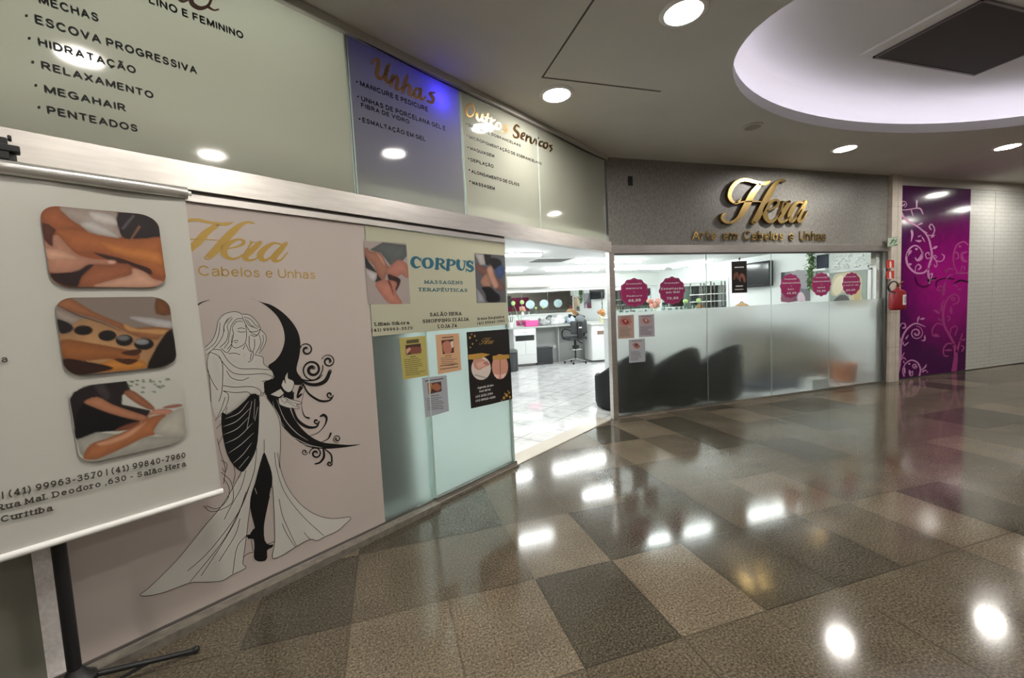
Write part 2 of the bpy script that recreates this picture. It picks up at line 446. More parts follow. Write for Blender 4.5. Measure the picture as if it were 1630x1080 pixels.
# ------------------------------------------------------------------ a pen-stroke alphabet (cap height 1, lower case .72)
def ar(cx, cy, rx, ry, a0, a1, k=12):
    return [(cx + rx * math.cos(math.radians(a0 + (a1 - a0) * i / k)), cy + ry * math.sin(math.radians(a0 + (a1 - a0) * i / k))) for i in range(k + 1)]
def _bowl(x0, x1, y0, y1): return [(x0, y1)] + ar(x1 - (y1 - y0) / 2 * .9, (y0 + y1) / 2, (y1 - y0) / 2 * .9, (y1 - y0) / 2, 90, -90) + [(x0, y0)]
XH = .72
GL = {
 'A': (.74, [[(0, 0), (.37, 1), (.74, 0)], [(.14, .33), (.60, .33)]]), 'B': (.62, [[(0, 0), (0, 1)], _bowl(0, .56, .54, 1), _bowl(0, .62, 0, .54)]),
 'C': (.74, [ar(.40, .5, .40, .5, 42, 318, 18)]), 'D': (.70, [[(0, 0), (0, 1)], [(0, 1)] + ar(.26, .5, .44, .5, 90, -90, 14) + [(0, 0)]]),
 'E': (.56, [[(0, 0), (0, 1)], [(0, 1), (.55, 1)], [(0, .53), (.50, .53)], [(0, 0), (.57, 0)]]), 'F': (.54, [[(0, 0), (0, 1)], [(0, 1), (.54, 1)], [(0, .52), (.48, .52)]]),
 'G': (.78, [ar(.40, .5, .40, .5, 45, 330, 18), [(.45, .47), (.77, .47), (.77, .14)]]), 'H': (.66, [[(0, 0), (0, 1)], [(.66, 0), (.66, 1)], [(0, .52), (.66, .52)]]),
 'I': (.0, [[(0, 0), (0, 1)]]), 'J': (.44, [[(.44, 1), (.44, .25)] + ar(.22, .24, .22, .24, 0, -170, 8)]), 'K': (.66, [[(0, 0), (0, 1)], [(.62, 1), (.02, .42)], [(.22, .6), (.66, 0)]]),
 'L': (.52, [[(0, 1), (0, 0), (.52, 0)]]), 'M': (.80, [[(0, 0), (0, 1), (.40, .08), (.80, 1), (.80, 0)]]), 'N': (.68, [[(0, 0), (0, 1), (.68, 0), (.68, 1)]]),
 'O': (.82, [ar(.41, .5, .41, .5, 90, 450, 24)]), 'P': (.60, [[(0, 0), (0, 1)], _bowl(0, .60, .46, 1)]), 'Q': (.82, [ar(.41, .5, .41, .5, 90, 450, 24), [(.5, .25), (.8, -.03)]]),
 'R': (.66, [[(0, 0), (0, 1)], _bowl(0, .60, .48, 1), [(.30, .48), (.66, 0)]]), 'S': (.62, [[(.58, .80), (.50, .95), (.32, 1), (.12, .95), (.04, .77), (.12, .61), (.32, .52), (.52, .44), (.61, .27), (.52, .07), (.31, 0), (.10, .05), (.01, .23)]]),
 'T': (.66, [[(.33, 0), (.33, 1)], [(0, 1), (.66, 1)]]), 'U': (.66, [[(0, 1), (0, .36)] + ar(.33, .35, .33, .35, 180, 360, 12) + [(.66, 1)]]), 'V': (.72, [[(0, 1), (.36, 0), (.72, 1)]]),
 'X': (.68, [[(0, 0), (.68, 1)], [(0, 1), (.68, 0)]]), 'Z': (.62, [[(0, 1), (.62, 1), (0, 0), (.62, 0)]]),
 'a': (.52, [[(.05, .58), (.14, .69), (.28, .72), (.44, .67), (.50, .53), (.50, .10), (.54, 0)], [(.50, .43), (.28, .40), (.08, .33), (.02, .18), (.08, .03), (.24, -.01), (.40, .06), (.50, .20)]]),
 'b': (.54, [[(0, 0), (0, 1)], ar(.27, .36, .27, .36, 180, -180, 18)]), 'c': (.50, [ar(.28, .36, .28, .36, 50, 310, 14)]), 'd': (.54, [[(.54, 0), (.54, 1)], ar(.27, .36, .27, .36, 0, 360, 18)]),
 'e': (.55, [[(.02, .38), (.54, .38)] + ar(.28, .36, .27, .36, 8, 318, 16)]), 'f': (.36, [[(.40, .98), (.26, 1), (.16, .90), (.16, 0)], [(0, .70), (.36, .70)]]), 'g': (.54, [ar(.27, .36, .27, .36, 0, 360, 18), [(.54, .72), (.54, -.06), (.46, -.24), (.27, -.29), (.06, -.22)]]),
 'h': (.50, [[(0, 0), (0, 1)], [(0, .45)] + ar(.25, .45, .25, .27, 160, 0, 8) + [(.50, 0)]]), 'i': (.0, [[(0, 0), (0, .72)], [(0, .92), (0, .98)]]), 'j': (.14, [[(.12, .72), (.12, -.14), (.05, -.26), (-.08, -.28)], [(.12, .92), (.12, .98)]]),
 'k': (.48, [[(0, 0), (0, 1)], [(.44, .70), (.03, .30)], [(.17, .44), (.48, 0)]]), 'l': (.0, [[(0, 0), (0, 1)]]),
 'm': (.80, [[(0, 0), (0, .72)], [(0, .45)] + ar(.20, .47, .20, .25, 160, 0, 8) + [(.40, 0)], [(.40, .45)] + ar(.60, .47, .20, .25, 160, 0, 8) + [(.80, 0)]]), 'n': (.50, [[(0, 0), (0, .72)], [(0, .45)] + ar(.25, .46, .25, .26, 160, 0, 8) + [(.50, 0)]]),
 'o': (.56, [ar(.28, .36, .28, .36, 90, 450, 20)]), 'p': (.54, [[(0, -.28), (0, .72)], ar(.27, .36, .27, .36, 180, -180, 18)]), 'q': (.54, [[(.54, -.28), (.54, .72)], ar(.27, .36, .27, .36, 0, 360, 18)]),
 'r': (.32, [[(0, 0), (0, .72)], [(0, .42), (.06, .60), (.18, .70), (.34, .70)]]), 's': (.46, [[(.43, .58), (.35, .69), (.22, .72), (.08, .67), (.05, .54), (.13, .43), (.30, .37), (.42, .29), (.44, .15), (.35, .03), (.20, 0), (.06, .05), (.0, .16)]]),
 't': (.34, [[(.14, .96), (.14, .16), (.20, .03), (.34, .01)], [(0, .70), (.34, .70)]]), 'u': (.50, [[(0, .72), (0, .27)] + ar(.25, .26, .25, .26, 180, 340, 8) + [(.50, .28)], [(.50, 0), (.50, .72)]]), 'v': (.50, [[(0, .72), (.25, 0), (.50, .72)]]), 'x': (.48, [[(0, 0), (.48, .72)], [(0, .72), (.48, 0)]]), 'z': (.46, [[(0, .72), (.46, .72), (0, 0), (.46, 0)]]),
 '0': (.56, [ar(.28, .5, .28, .5, 90, 450, 20)]), '1': (.30, [[(0, .78), (.24, 1), (.24, 0)]]), '2': (.56, [[(.03, .74), (.10, .93), (.28, 1), (.46, .94), (.53, .76), (.46, .56), (.22, .28), (.0, 0)], [(0, 0), (.56, 0)]]),
 '3': (.56, [[(.04, .82), (.14, .96), (.28, 1), (.46, .94), (.52, .77), (.44, .60), (.24, .54)], [(.24, .54), (.46, .48), (.56, .28), (.48, .07), (.28, 0), (.10, .05), (.0, .20)]]), '4': (.60, [[(.44, 0), (.44, 1), (0, .28), (.60, .28)]]),
 '5': (.56, [[(.50, 1), (.10, 1), (.05, .52)], [(.05, .52), (.14, .61), (.30, .64), (.48, .56), (.56, .33), (.48, .08), (.27, 0), (.09, .05), (.0, .20)]]), '6': (.56, [[(.48, .92), (.34, 1), (.16, .90), (.03, .62), (.0, .32)], ar(.28, .32, .28, .32, 180, -180, 18)]),
 '7': (.54, [[(0, 1), (.54, 1), (.16, 0)]]), '8': (.56, [ar(.28, .76, .23, .24, 90, 450, 16), ar(.28, .27, .28, .27, 90, 450, 18)]), '9': (.56, [ar(.28, .68, .28, .32, 0, 360, 18), [(.56, .68), (.53, .38), (.40, .10), (.22, 0), (.08, .08)]]),
 '(': (.22, [[(.22, 1.08), (.06, .8), (.0, .42), (.06, .08), (.22, -.2)]]), ')': (.22, [[(0, 1.08), (.16, .8), (.22, .42), (.16, .08), (0, -.2)]]), '-': (.30, [[(0, .38), (.30, .38)]]), ',': (.06, [[(.05, .06), (.05, -.02), (0, -.18)]]), '.': (.0, [[(0, .0), (0, .08)]]), '|': (.0, [[(0, -.12), (0, 1.06)]]), '+': (.4, [[(0, .4), (.4, .4)], [(.2, .2), (.2, .6)]]),
}
ACC = {'~': [[(-.20, .10), (-.10, .19), (.10, .10), (.20, .19)]], "'": [[(-.05, .08), (.08, .24)]], '^': [[(-.17, .08), (0, .22), (.17, .08)]], ',': [[(.02, 0), (.06, -.10), (.0, -.22), (-.12, -.22)]]}
COMP = {'Ç': 'C,', 'ç': 'c,', 'Ã': 'A~', 'ã': 'a~', 'Á': "A'", 'á': "a'", 'Í': "I'", 'í': "i'", 'Ê': 'E^', 'ê': 'e^', 'É': "E'", 'é': "e'"}
CURVY = set('SsaC356289f,().gjrt')
def line_strokes(body, w, slab):
    """pen strokes of one line of writing in letter units"""
    out = []; x = 0.0; gap = .13 + w * 1.05 + (.07 if slab else 0)
    for ch in body:
        if ch == ' ': x += .38; continue
        base, acc = (COMP[ch][0], COMP[ch][1]) if ch in COMP else (ch, None)
        wd, sts = GL[base]
        if base == 'í': pass
        for st in sts:
            q = [(x + a, b) for a, b in st]
            out.append(q)
            if slab and base not in '()-,.|+':
                for i, j in ((0, 1), (-1, -2)):
                    (ax, ay), (bx, by) = q[i], q[j]
                    if abs(by - ay) > abs(bx - ax) * 1.2 and (min(abs(ay), abs(ay - 1), abs(ay - XH)) < .02):
                        h_ = w * .5 + .085; out.append([(ax - h_, ay), (ax + h_, ay)])
        if acc:
            up = base.isupper(); top = 1.06 if up else .80
            for st in ACC[acc]: out.append([(x + wd / 2 + a, (b if acc == ',' else top + b)) for a, b in st])
        x += wd + gap
    return out
def text_mesh(body, bold, slab=False):
    key = (body, bold, slab)
    if key in _TX: return _TX[key]
    w = .115 + bold * 2.6
    mb = MB(); mp = lambda a, b: Vector((a, b, 0))
    lo, hi = w / 2, 1 - w / 2
    for st in line_strokes(body, w, slab):
        q = [(a, lo + b * (hi - lo)) for a, b in st]
        big = max(abs(q[0][0] - q[i][0]) + abs(q[0][1] - q[i][1]) for i in range(len(q)))
        sharp = len(q) <= 5 and not (len(q) == 5 and False)
        if len(q) >= 4 and len(q) < 9: q = cr(q, 4)
        if sharp and len(st) in (3, 4, 5):                   # angular letters: one ribbon per leg
            for a, b in zip(st[:-1], st[1:]):
                mb.stroke(mp, [(a[0], lo + a[1] * (hi - lo)), (b[0], lo + b[1] * (hi - lo))], w, 1, cap=len(st) > 3 or True)
        else: mb.stroke(mp, q, w, 1, cap=True)
    xs = [v.x for v in mb.v]
    _TX[key] = (mb.v, mb.f, min(xs), max(xs), 1.0)
    return _TX[key]

def tag(o, label, cat, group=None):
    o['label'] = label; o['category'] = cat
    if group: o['group'] = group
    return o
def thing(name, label, cat, loc=(0, 0, 0), group=None):
    o = bpy.data.objects.new(name, None); COL.objects.link(o); o.location = Vector(loc); o.empty_display_size = .1
    WLOC[o.name] = Vector(loc)
    return tag(o, label, cat, group)
def struct(o): o['kind'] = 'structure'; return o
def lab(o, t): o['label'] = t; return o
def dup(root, loc, label, rotz=None):
    r = root.copy(); COL.objects.link(r); r.location = Vector(loc); r['label'] = label
    if rotz is not None: r.rotation_euler[2] = rotz
    for ch in list(root.children):
        c = ch.copy(); COL.objects.link(c); pi = ch.matrix_parent_inverse.copy(); c.parent = r; c.matrix_parent_inverse = pi
        for g in list(ch.children):
            d = g.copy(); COL.objects.link(d); pi = g.matrix_parent_inverse.copy(); d.parent = c; d.matrix_parent_inverse = pi
    return r

# ------------------------------------------------------------------ floor of the mall: granite tiles
TX0, TY0, TW, TD = -0.717, 2.039, 0.46285, 0.5941
KNOWN = {(0, 0): 0, (1, 0): 1, (2, 0): 1, (3, 0): 2, (4, 0): 0, (5, 0): 0, (4, -1): 2, (3, -1): 0, (2, -1): 2, (1, -1): 2, (0, -1): 1,
         (-1, 0): 1, (-1, -1): 1, (5, -1): 0, (6, -1): 0, (5, 1): 0, (4, 1): 1, (3, 1): 1, (2, 1): 0, (1, 1): 0, (0, 1): 2,
         (6, 0): 1, (6, 1): 1, (7, 0): 2, (7, -1): 1, (8, -1): 2, (8, 0): 1, (5, 2): 1, (6, 2): 2, (7, 1): 1, (7, 2): 1,
         (4, -2): 1, (5, -2): 1, (3, -2): 1, (6, -2): 1, (2, -2): 1, (7, -2): 1, (5, 3): 2, (6, 3): 0, (7, 3): 2, (8, 1): 1, (8, 2): 0, (4, 2): 1, (4, 3): 1}
m = MB()
for mm in M_GR + [M_GROUT]: m.use(mm)
m.use(M_GROUT); m.quad((-9, -7, -.004), (22, -7, -.004), (22, 5.2, -.004), (-9, 5.2, -.004))
rt = random.Random(11)
for i in range(-18, 49):
    for j in range(-15, 6):
        x0, y0 = TX0 + i * TW, TY0 + j * TD
        k = KNOWN.get((i, j)); r = rt.random()
        if k is None: k = 0 if r < .27 else 1 if r < .74 else 2
        m.use(M_GR[k])
        g = .0013
        m.quad((x0 + g, y0 + g, 0), (x0 + TW - g, y0 + g, 0), (x0 + TW - g, y0 + TD - g, 0), (x0 + g, y0 + TD - g, 0))
struct(m.build('floor'))
# salon floor, a few millimetres above
def A3(s, t, off=0.0): return PA.p3(s, t, off)
m = MB().use(M_MARBLE)
pts = [A3(-8.5, .004, -.02), A3(0, .004, -.02), Vector((2.70, YB + .02, .004)), Vector((XR + .2, YB + .02, .004)), Vector((XR + .2, YBACK + .2, .004)), Vector((-5, YBACK + .2, .004))]
m.poly(pts)
struct(m.build('floor_salon'))

# ------------------------------------------------------------------ mall ceiling with an oval light cove
EC = Vector((5.0, 2.21)); EA, EB = 2.52, 1.26
SEG = 72
def ell(a, b, z, k=SEG): return [Vector((EC.x + a * math.cos(2 * PI * i / k), EC.y + b * math.sin(2 * PI * i / k), z)) for i in range(k)]
m = MB().use(M_CEIL)
inner = ell(EA, EB, ZC)
X0, X1, Y0, Y1 = -9, 22, -7, 5.3
outer = []
for p in inner:
    d = Vector((p.x - EC.x, p.y - EC.y))
    t = min(((X1 - EC.x) / d.x if d.x > 0 else (X0 - EC.x) / d.x) if abs(d.x) > 1e-6 else 1e9, ((Y1 - EC.y) / d.y if d.y > 0 else (Y0 - EC.y) / d.y) if abs(d.y) > 1e-6 else 1e9)
    outer.append(Vector((EC.x + d.x * t, EC.y + d.y * t, ZC)))
n = len(inner)
m.add(inner + outer, [(i, (i + 1) % n, n + (i + 1) % n, n + i) for i in range(n)])
for c in ((X0, Y0), (X1, Y0), (X1, Y1), (X0, Y1)):     # corner triangles
    c3 = Vector((c[0], c[1], ZC))
    best = None
    for i in range(n):
        a, b = outer[i], outer[(i + 1) % n]
        if abs(a.x - b.x) > 1e-6 and abs(a.y - b.y) > 1e-6 and (a - c3).length + (b - c3).length < (1e9 if best is None else best[0]): best = ((a - c3).length + (b - c3).length, a, b)
    if best: m.add([best[1], best[2], c3], [(0, 1, 2)])
struct(m.build('ceiling'))
# cove: lip, shelf, upper wall, upper ceiling
m = MB().use(mat('cove_paint', (.74, .72, .72), .6))
LIP, UP = .10, .36
rings = [ell(EA + d_, EB + d_, ZC + z_) for d_, z_ in ((0, 0), (0, LIP), (.02, LIP), (.02, .035), (.21, .035), (.235, .12), (.23, .20), (.20, .27), (.14, .325), (.06, .355), (0, UP))]
vs = [v for r in rings for v in r]
fs = [(q * n + i, q * n + (i + 1) % n, (q + 1) * n + (i + 1) % n, (q + 1) * n + i) for q in range(len(rings) - 1) for i in range(n)]
m.add(vs, fs)
top = rings[-1]; m.add([Vector((EC.x, EC.y, ZC + UP))] + top, [(0, 1 + i, 1 + (i + 1) % n) for i in range(n)])
struct(m.build('ceiling_cove', smooth='auto'))
led = MB().use(M_COVE)
pts = ell(EA + .10, EB + .10, ZC + .06)
led.tube([tuple(p) for p in pts] + [tuple(pts[0])], .014, 6, 0)
tag(led.build('led_strip'), 'glowing white LED strip hidden on the shelf of the oval ceiling cove', 'light')
# grille in the cove
g = thing('air_grille', 'dark rectangular air return grille in the oval ceiling cove', 'vent', (5.1, 2.46, ZC + UP))
m = MB().use(mat('grille_mesh', (.055, .048, .043), .7)); zg = ZC + UP
m.box(4.45, 5.85, 2.13, 2.84, zg - .012, zg - .002); m.build('mesh_panel', g)
m = MB().use(M_STEELD)
for a in ((4.43, 4.45, 2.11, 2.86), (5.85, 5.87, 2.11, 2.86), (4.43, 5.87, 2.11, 2.13), (4.43, 5.87, 2.84, 2.86)): m.box(*a, zg - .016, zg - .001)
m.build('frame', g)
m = MB().use(mat('cove_batten', (.78, .76, .74), .6)); m.box(4.26, 4.31, 1.4, 2.86, zg - .02, zg - .001); m.box(4.31, 4.40, 1.4, 2.84, zg - .008, zg - .001)
struct(m.build('trim_batten'))

# dark access panel joints in the flat ceiling
m = MB().use(mat('joint_dark', (.10, .097, .09), .8))
m.box(1.285, 1.297, -.5, 3.17, ZC - .003, ZC - .0005); m.box(1.285, 2.37, 3.16, 3.172, ZC - .003, ZC - .0005)
struct(m.build('trim_hatch_joint'))
# round speaker
sp = PC.px(1198, 201)
o = thing('ceiling_speaker', 'small round grey speaker grille in the mall ceiling', 'speaker', sp)
m = MB().use(mat('speaker_grille', (.34, .33, .31), .6)); m.cyl(sp + Vector((0, 0, -.008)), sp, .078, .078, 28); m.build('grille', o, 'auto')
m = MB().use(mat('speaker_ring', (.62, .60, .57), .5)); m.lathe(sp + Vector((0, 0, -.014)), [(.078, .0), (.095, .002), (.10, .013), (.078, .013), (.078, 0)], 28, Z, False); m.build('ring', o, 'auto')

# downlights
LIGHTS = [(PC.px(1088, 18).xy, 'round downlight at the top edge of the photo, left of the oval cove'),
          (PC.px(886, 150).xy, 'round downlight nearest the upper glass panes of the left shopfront'),
          (PC.px(1345, 236).xy, 'round downlight in front of the golden script sign'),
          (PC.px(1604, 233).xy, 'round downlight at the right edge of the photo by the purple panel'),
          (Vector((-.23, 1.06)), None), (Vector((1.41, .45)), None), (Vector((10.2, 3.9)), None), (Vector((12.8, 3.0)), None), (Vector((13.0, 1.8)), None),
          (Vector((-1.9, -.1)), None), (Vector((4.5, -5.4)), None), (Vector((8.5, -5.2)), None), (Vector((4.0, -.6)), None), (Vector((7.8, -.4)), None), (Vector((-2.2, -1.2)), None), (Vector((10.6, .2)), None), (Vector((1.5, -2.4)), None), (Vector((5.6, -3.0)), None), (Vector((16, 3.0)), None)]  # unseen, added; the first few brighten the left wall and the mirrored mall
RL = .125
proto = None
for k, (q, lb) in enumerate(LIGHTS):
    lb = lb or 'round ceiling downlight outside the frame, read from a reflection or added unseen'
    if proto is None:
        proto = thing('ceiling_downlight', lb, 'ceiling light', (q.x, q.y, ZC), 'downlights of the mall ceiling')
        m = MB().use(M_WHITEP)
        m.lathe((q.x, q.y, ZC - .012), [(RL - .012, .012), (RL - .012, .0), (RL + .012, .002), (RL + .022, .010), (RL + .022, .0125)], 32, Z, False); m.build('trim_ring', proto, 'auto')
        m = MB().use(M_DOWN); m.cyl((q.x, q.y, ZC - .004), (q.x, q.y, ZC - .002), RL - .013, RL - .013, 32); m.build('lens', proto)
    else:
        dup(proto, (q.x, q.y, ZC), lb)

# ------------------------------------------------------------------ shell of the mall and of the salon
m = MB().use(M_MALLW)
m.box(-9, 22, -7.1, -7, 0, ZC); struct(m.build('wall_opposite'))
m = MB().use(M_MALLW); m.box(-9.1, -9, -7, 5, 0, ZC); struct(m.build('wall_west'))
m = MB().use(M_MALLW); m.box(22, 22.1, -7, 5, 0, ZC); struct(m.build('wall_east'))
m = MB().use(M_CEILS)
pts = [A3(-8.5, ZS, -.06), A3(0.02, ZS, -.06), Vector((2.75, YB + .08, ZS)), Vector((XR + .2, YB + .08, ZS)), Vector((XR + .2, YBACK + .2, ZS)), Vector((-5, YBACK + .2, ZS))]
m.prism(pts, Vector((0, 0, .06))); struct(m.build('ceiling_salon'))
m = MB().use(M_WALLW); m.box(-5, XR + .1, YBACK + .01, YBACK + .11, 0, ZS); struct(m.build('wall_back'))
m = MB().use(M_WALLW); m.box(XR, XR + .1, YB + .06, YBACK + .01, 0, ZS); struct(m.build('wall_right'))
m = MB().use(M_WALLW); m.box(-2.6, -2.5, 2.0, YBACK, 0, ZS); struct(m.build('wall_left'))
m = MB().use(mat('bulkhead_paint', (.70, .715, .68), .7)); m.box(-2, XR, YBACK - .10, YBACK + .01, 1.93, ZS); struct(m.build('trim_bulkhead'))

# ------------------------------------------------------------------ right shopfront (facade with the gold sign)
XB0, XB1 = 2.70, 7.60
HB0, HB1 = 2.075, 2.175
m = MB().use(M_FASCIA); m.panel(PB, XB0, XB1 + .02, HB1, ZC, -.06, .0); struct(m.build('wall_fascia'))
m = MB().use(M_STEEL); m.panel(PB, XB0 - .02, XB1 + .01, HB0, HB1, -.06, .025)
m.use(M_STEELD); m.panel(PB, XB0, XB1, HB0 - .018, HB0, -.04, .012)
struct(m.build('trim_1'))
m = MB().use(M_STEELD); m.panel(PB, XB1 - .05, XB1, .0, HB0 - .018, -.04, .02); struct(m.build('trim_2'))
m = MB().use(M_STEEL); m.panel(PB, XB0 + .04, XB1, .0, .018, -.02, .012); struct(m.build('trim_3'))
seams = [2.72] + [PB.st(x, 500)[0] for x in (1125.5, 1228, 1320)] + [XB1 - .05]
FZ = 1.337
for k in range(4):
    a, b = seams[k] + .003, seams[k + 1] - .003
    m = MB().use(M_GLASS); m.panel(PB, a, b, FZ, HB0 - .018, -.011, -.001)
    m.use(M_GEDGE); m.panel(PB, b, b + .006, .018, HB0 - .018, -.011, -.0012)
    w = struct(m.build('window_%d' % (k + 1)))
    m = MB().use(M_FROST); m.panel(PB, a, b, .018, FZ, -.011, -.001); m.build('frosted_film', w)
# corner post
m = MB().use(M_STEEL); m.frame(Vector((2.645, 4.585, 0)), Vector((.075, .0, 0)), Vector((-.0, .08, 0)), Z * HB0); struct(m.build('trim_4', bevel=.004))
# stone pilaster
m = MB().use(M_STONE); m.box(XB1 + .01, 7.83, YB - .06, YB + .12, 0, ZC)
m.use(mat('stone_joint', (.25, .22, .19), .7))
for z in (.55, 1.1, 1.65, 2.2, 2.75): m.box(XB1 + .008, 7.832, YB - .0615, YB + .1, z, z + .004)
m.box(7.735, 7.739, YB - .0615, YB, 0, ZC)
struct(m.build('wall_pilaster'))

# ------------------------------------------------------------------ left shopfront: header beam, rails, threshold
AZ0, AZ1 = 2.085, 2.213
SL = -7.0
m = MB().use(M_STEEL); m.panel(PA, SL, .05, AZ0, AZ1, -.06, .035); struct(m.build('trim_5'))
sE = PA.st(802, 378)[0]
m = MB().use(M_STEELD); m.panel(PA, SL, sE, AZ0 - .022, AZ0, -.03, .004)
m.use(M_STEEL); m.panel(PA, SL, sE, AZ0 - .05, AZ0 - .016, -.03, .016); struct(m.build('trim_6'))
sT = PA.st(691, 798)[0]
m = MB().use(M_THRESH); m.panel(PA, SL, sT, 0, .04, -.10, .075)
m.panel(PA, sT, sE + .03, 0, .018, -.08, .03)
m.use(M_STEELD); m.panel(PA, SL, sE + .02, .04, .052, -.03, .012); m.use(M_STEEL); m.panel(PA, SL, sE + .02, .018, .042, -.03, .016)
struct(m.build('trim_7'))
m = MB().use(mat('threshold_marble', (.62, .57, .49), .12)); m.panel(PA, sE + .03, -.03, 0, .008, -.20, .0); struct(m.build('trim_8'))
# cornice over the upper panes
m = MB().use(mat('cornice_paint', (.50, .49, .46), .5)); m.panel(PA, SL, .04, 3.19, ZC, -.05, .03); struct(m.build('trim_9', bevel=.006))
m = MB().use(M_BLACK)
m.tube([A3(s, 3.188 + .012 * math.sin(s * 3.1), .012) for s in [SL + .25 * i for i in range(29)]], .005, 6, 3); struct(m.build('trim_10'))
# back of the light boxes over the header
m = MB().use(mat('box_lining', (.6, .6, .58), .8)); m.panel(PA, SL, .03, AZ1, ZC, -.46, -.44)
m.panel(PA, SL, .03, AZ1 - .01, AZ1, -.46, -.012)
struct(m.build('wall_lightbox'))
# ------------------------------------------------------------------ printing helpers
def lin(c): return tuple(((x / 255) / 12.92 if x / 255 <= .04045 else ((x / 255 + .055) / 1.055) ** 2.4) for x in c)
def ink(r, g, b, rough=.45):
    return mat('ink_%d_%d_%d' % (r, g, b), lin((r, g, b)), rough)
def inks(mb, mp, items):
    """flat printed patches: (colour, outline, smoothing)"""
    for k, it in enumerate(items):
        c, pts = it[0], it[1]; n = it[2] if len(it) > 2 else 4
        mb.use(ink(*c)); mb.fill(mp(k), pts, n)
import numpy as np
M_PHOTO = mat('printed_photo', (.5, .5, .5), .38)
_at = N(M_PHOTO, 'ShaderNodeVertexColor'); _at.layer_name = 'print'
L(M_PHOTO, _at.outputs['Color'], bs(M_PHOTO).inputs['Base Color'])
def photo(name, parent, corners, mp, items, p=None, nx=96, ny=72, blur=7.0, gain=1.0, seed=0):
    """a printed photograph: soft patches of colour on one sheet with rounded corners"""
    u, v = np.meshgrid(np.linspace(-1, 1, nx), np.linspace(-1, 1, ny))
    if p:
        mx = np.maximum(np.abs(u), np.abs(v)) + 1e-9
        du, dv = np.abs(u) / mx, np.abs(v) / mx
        cc = 1 - p; dc = (du + dv) * cc; d2 = du ** 2 + dv ** 2
        kk = (dc + np.sqrt(np.maximum(0, dc ** 2 - d2 * (2 * cc * cc - p * p)))) / d2
        k = np.where(np.minimum(du, dv) * 1.0 > cc, np.minimum(1, kk), 1.0)
        u, v = u * k, v * k
    a, b = (u + 1) / 2, (v + 1) / 2
    TL, TR, BR, BL = [np.array(c, float) for c in corners]
    P = ((1 - a) * (1 - b))[..., None] * TL + (a * (1 - b))[..., None] * TR + (a * b)[..., None] * BR + ((1 - a) * b)[..., None] * BL
    P = P.reshape(-1, 2)
    rng = np.random.RandomState(seed)
    C = np.tile(np.array(lin(items[0][0])), (len(P), 1))
    for it in items[1:]:
        pts = it[1]; n = it[2] if len(it) > 2 else 4
        q = np.array([(x[0], x[1]) for x in (cr(pts, n, True) if n else pts)], float)
        A_, B_ = q, np.roll(q, -1, 0)
        ins = np.zeros(len(P), bool); dist = np.full(len(P), 1e9)
        for (ax, ay), (bx, by) in zip(A_, B_):
            cond = (ay > P[:, 1]) != (by > P[:, 1])
            xi = (bx - ax) * (P[:, 1] - ay) / ((by - ay) if abs(by - ay) > 1e-9 else 1e-9) + ax
            ins ^= cond & (P[:, 0] < xi)
            l2 = (bx - ax) ** 2 + (by - ay) ** 2 + 1e-9
            t = np.clip(((P[:, 0] - ax) * (bx - ax) + (P[:, 1] - ay) * (by - ay)) / l2, 0, 1)
            dist = np.minimum(dist, np.hypot(P[:, 0] - ax - t * (bx - ax), P[:, 1] - ay - t * (by - ay)))
        sd = np.where(ins, dist, -dist)
        al = np.clip(.5 + sd / (2 * blur), 0, 1); al = al * al * (3 - 2 * al)
        sz = max(12.0, sd.max())
        sh = .70 + .42 * np.clip(sd / sz, 0, 1) ** .7
        ph = rng.uniform(0, 6, 4)
        sh = sh * (1 + .03 * np.sin(P[:, 0] / 41 + ph[0]) * np.sin(P[:, 1] / 29 + ph[1]) + .02 * np.sin(P[:, 0] / 17 + P[:, 1] / 23 + ph[2]))
        C = C * (1 - al[:, None]) + np.array(lin(it[0]))[None] * (sh * al)[:, None] + 0
    C = np.clip(C * gain, 0, 1)
    me = bpy.data.meshes.new(name)
    vs = [mp(float(x), float(y)) for x, y in P]
    fs = [(j * nx + i, (j + 1) * nx + i, (j + 1) * nx + i + 1, j * nx + i + 1) for j in range(ny - 1) for i in range(nx - 1)]
    me.from_pydata(vs, [], fs); me.materials.append(M_PHOTO)
    ca = me.color_attributes.new('print', 'FLOAT_COLOR', 'POINT')
    ca.data.foreach_set('color', np.concatenate([C, np.ones((len(C), 1))], 1).astype(np.float32).ravel())
    me.update()
    o = bpy.data.objects.new(name, me); COL.objects.link(o)
    o.parent = parent; o.matrix_parent_inverse = Matrix.Translation(-Vector(WLOC[parent.name]))
    return o
def bullet(mb, mp, x, y, r):
    mb.poly([mp(x + r * math.cos(a * PI / 5), y + r * math.sin(a * PI / 5)) for a in range(10)])

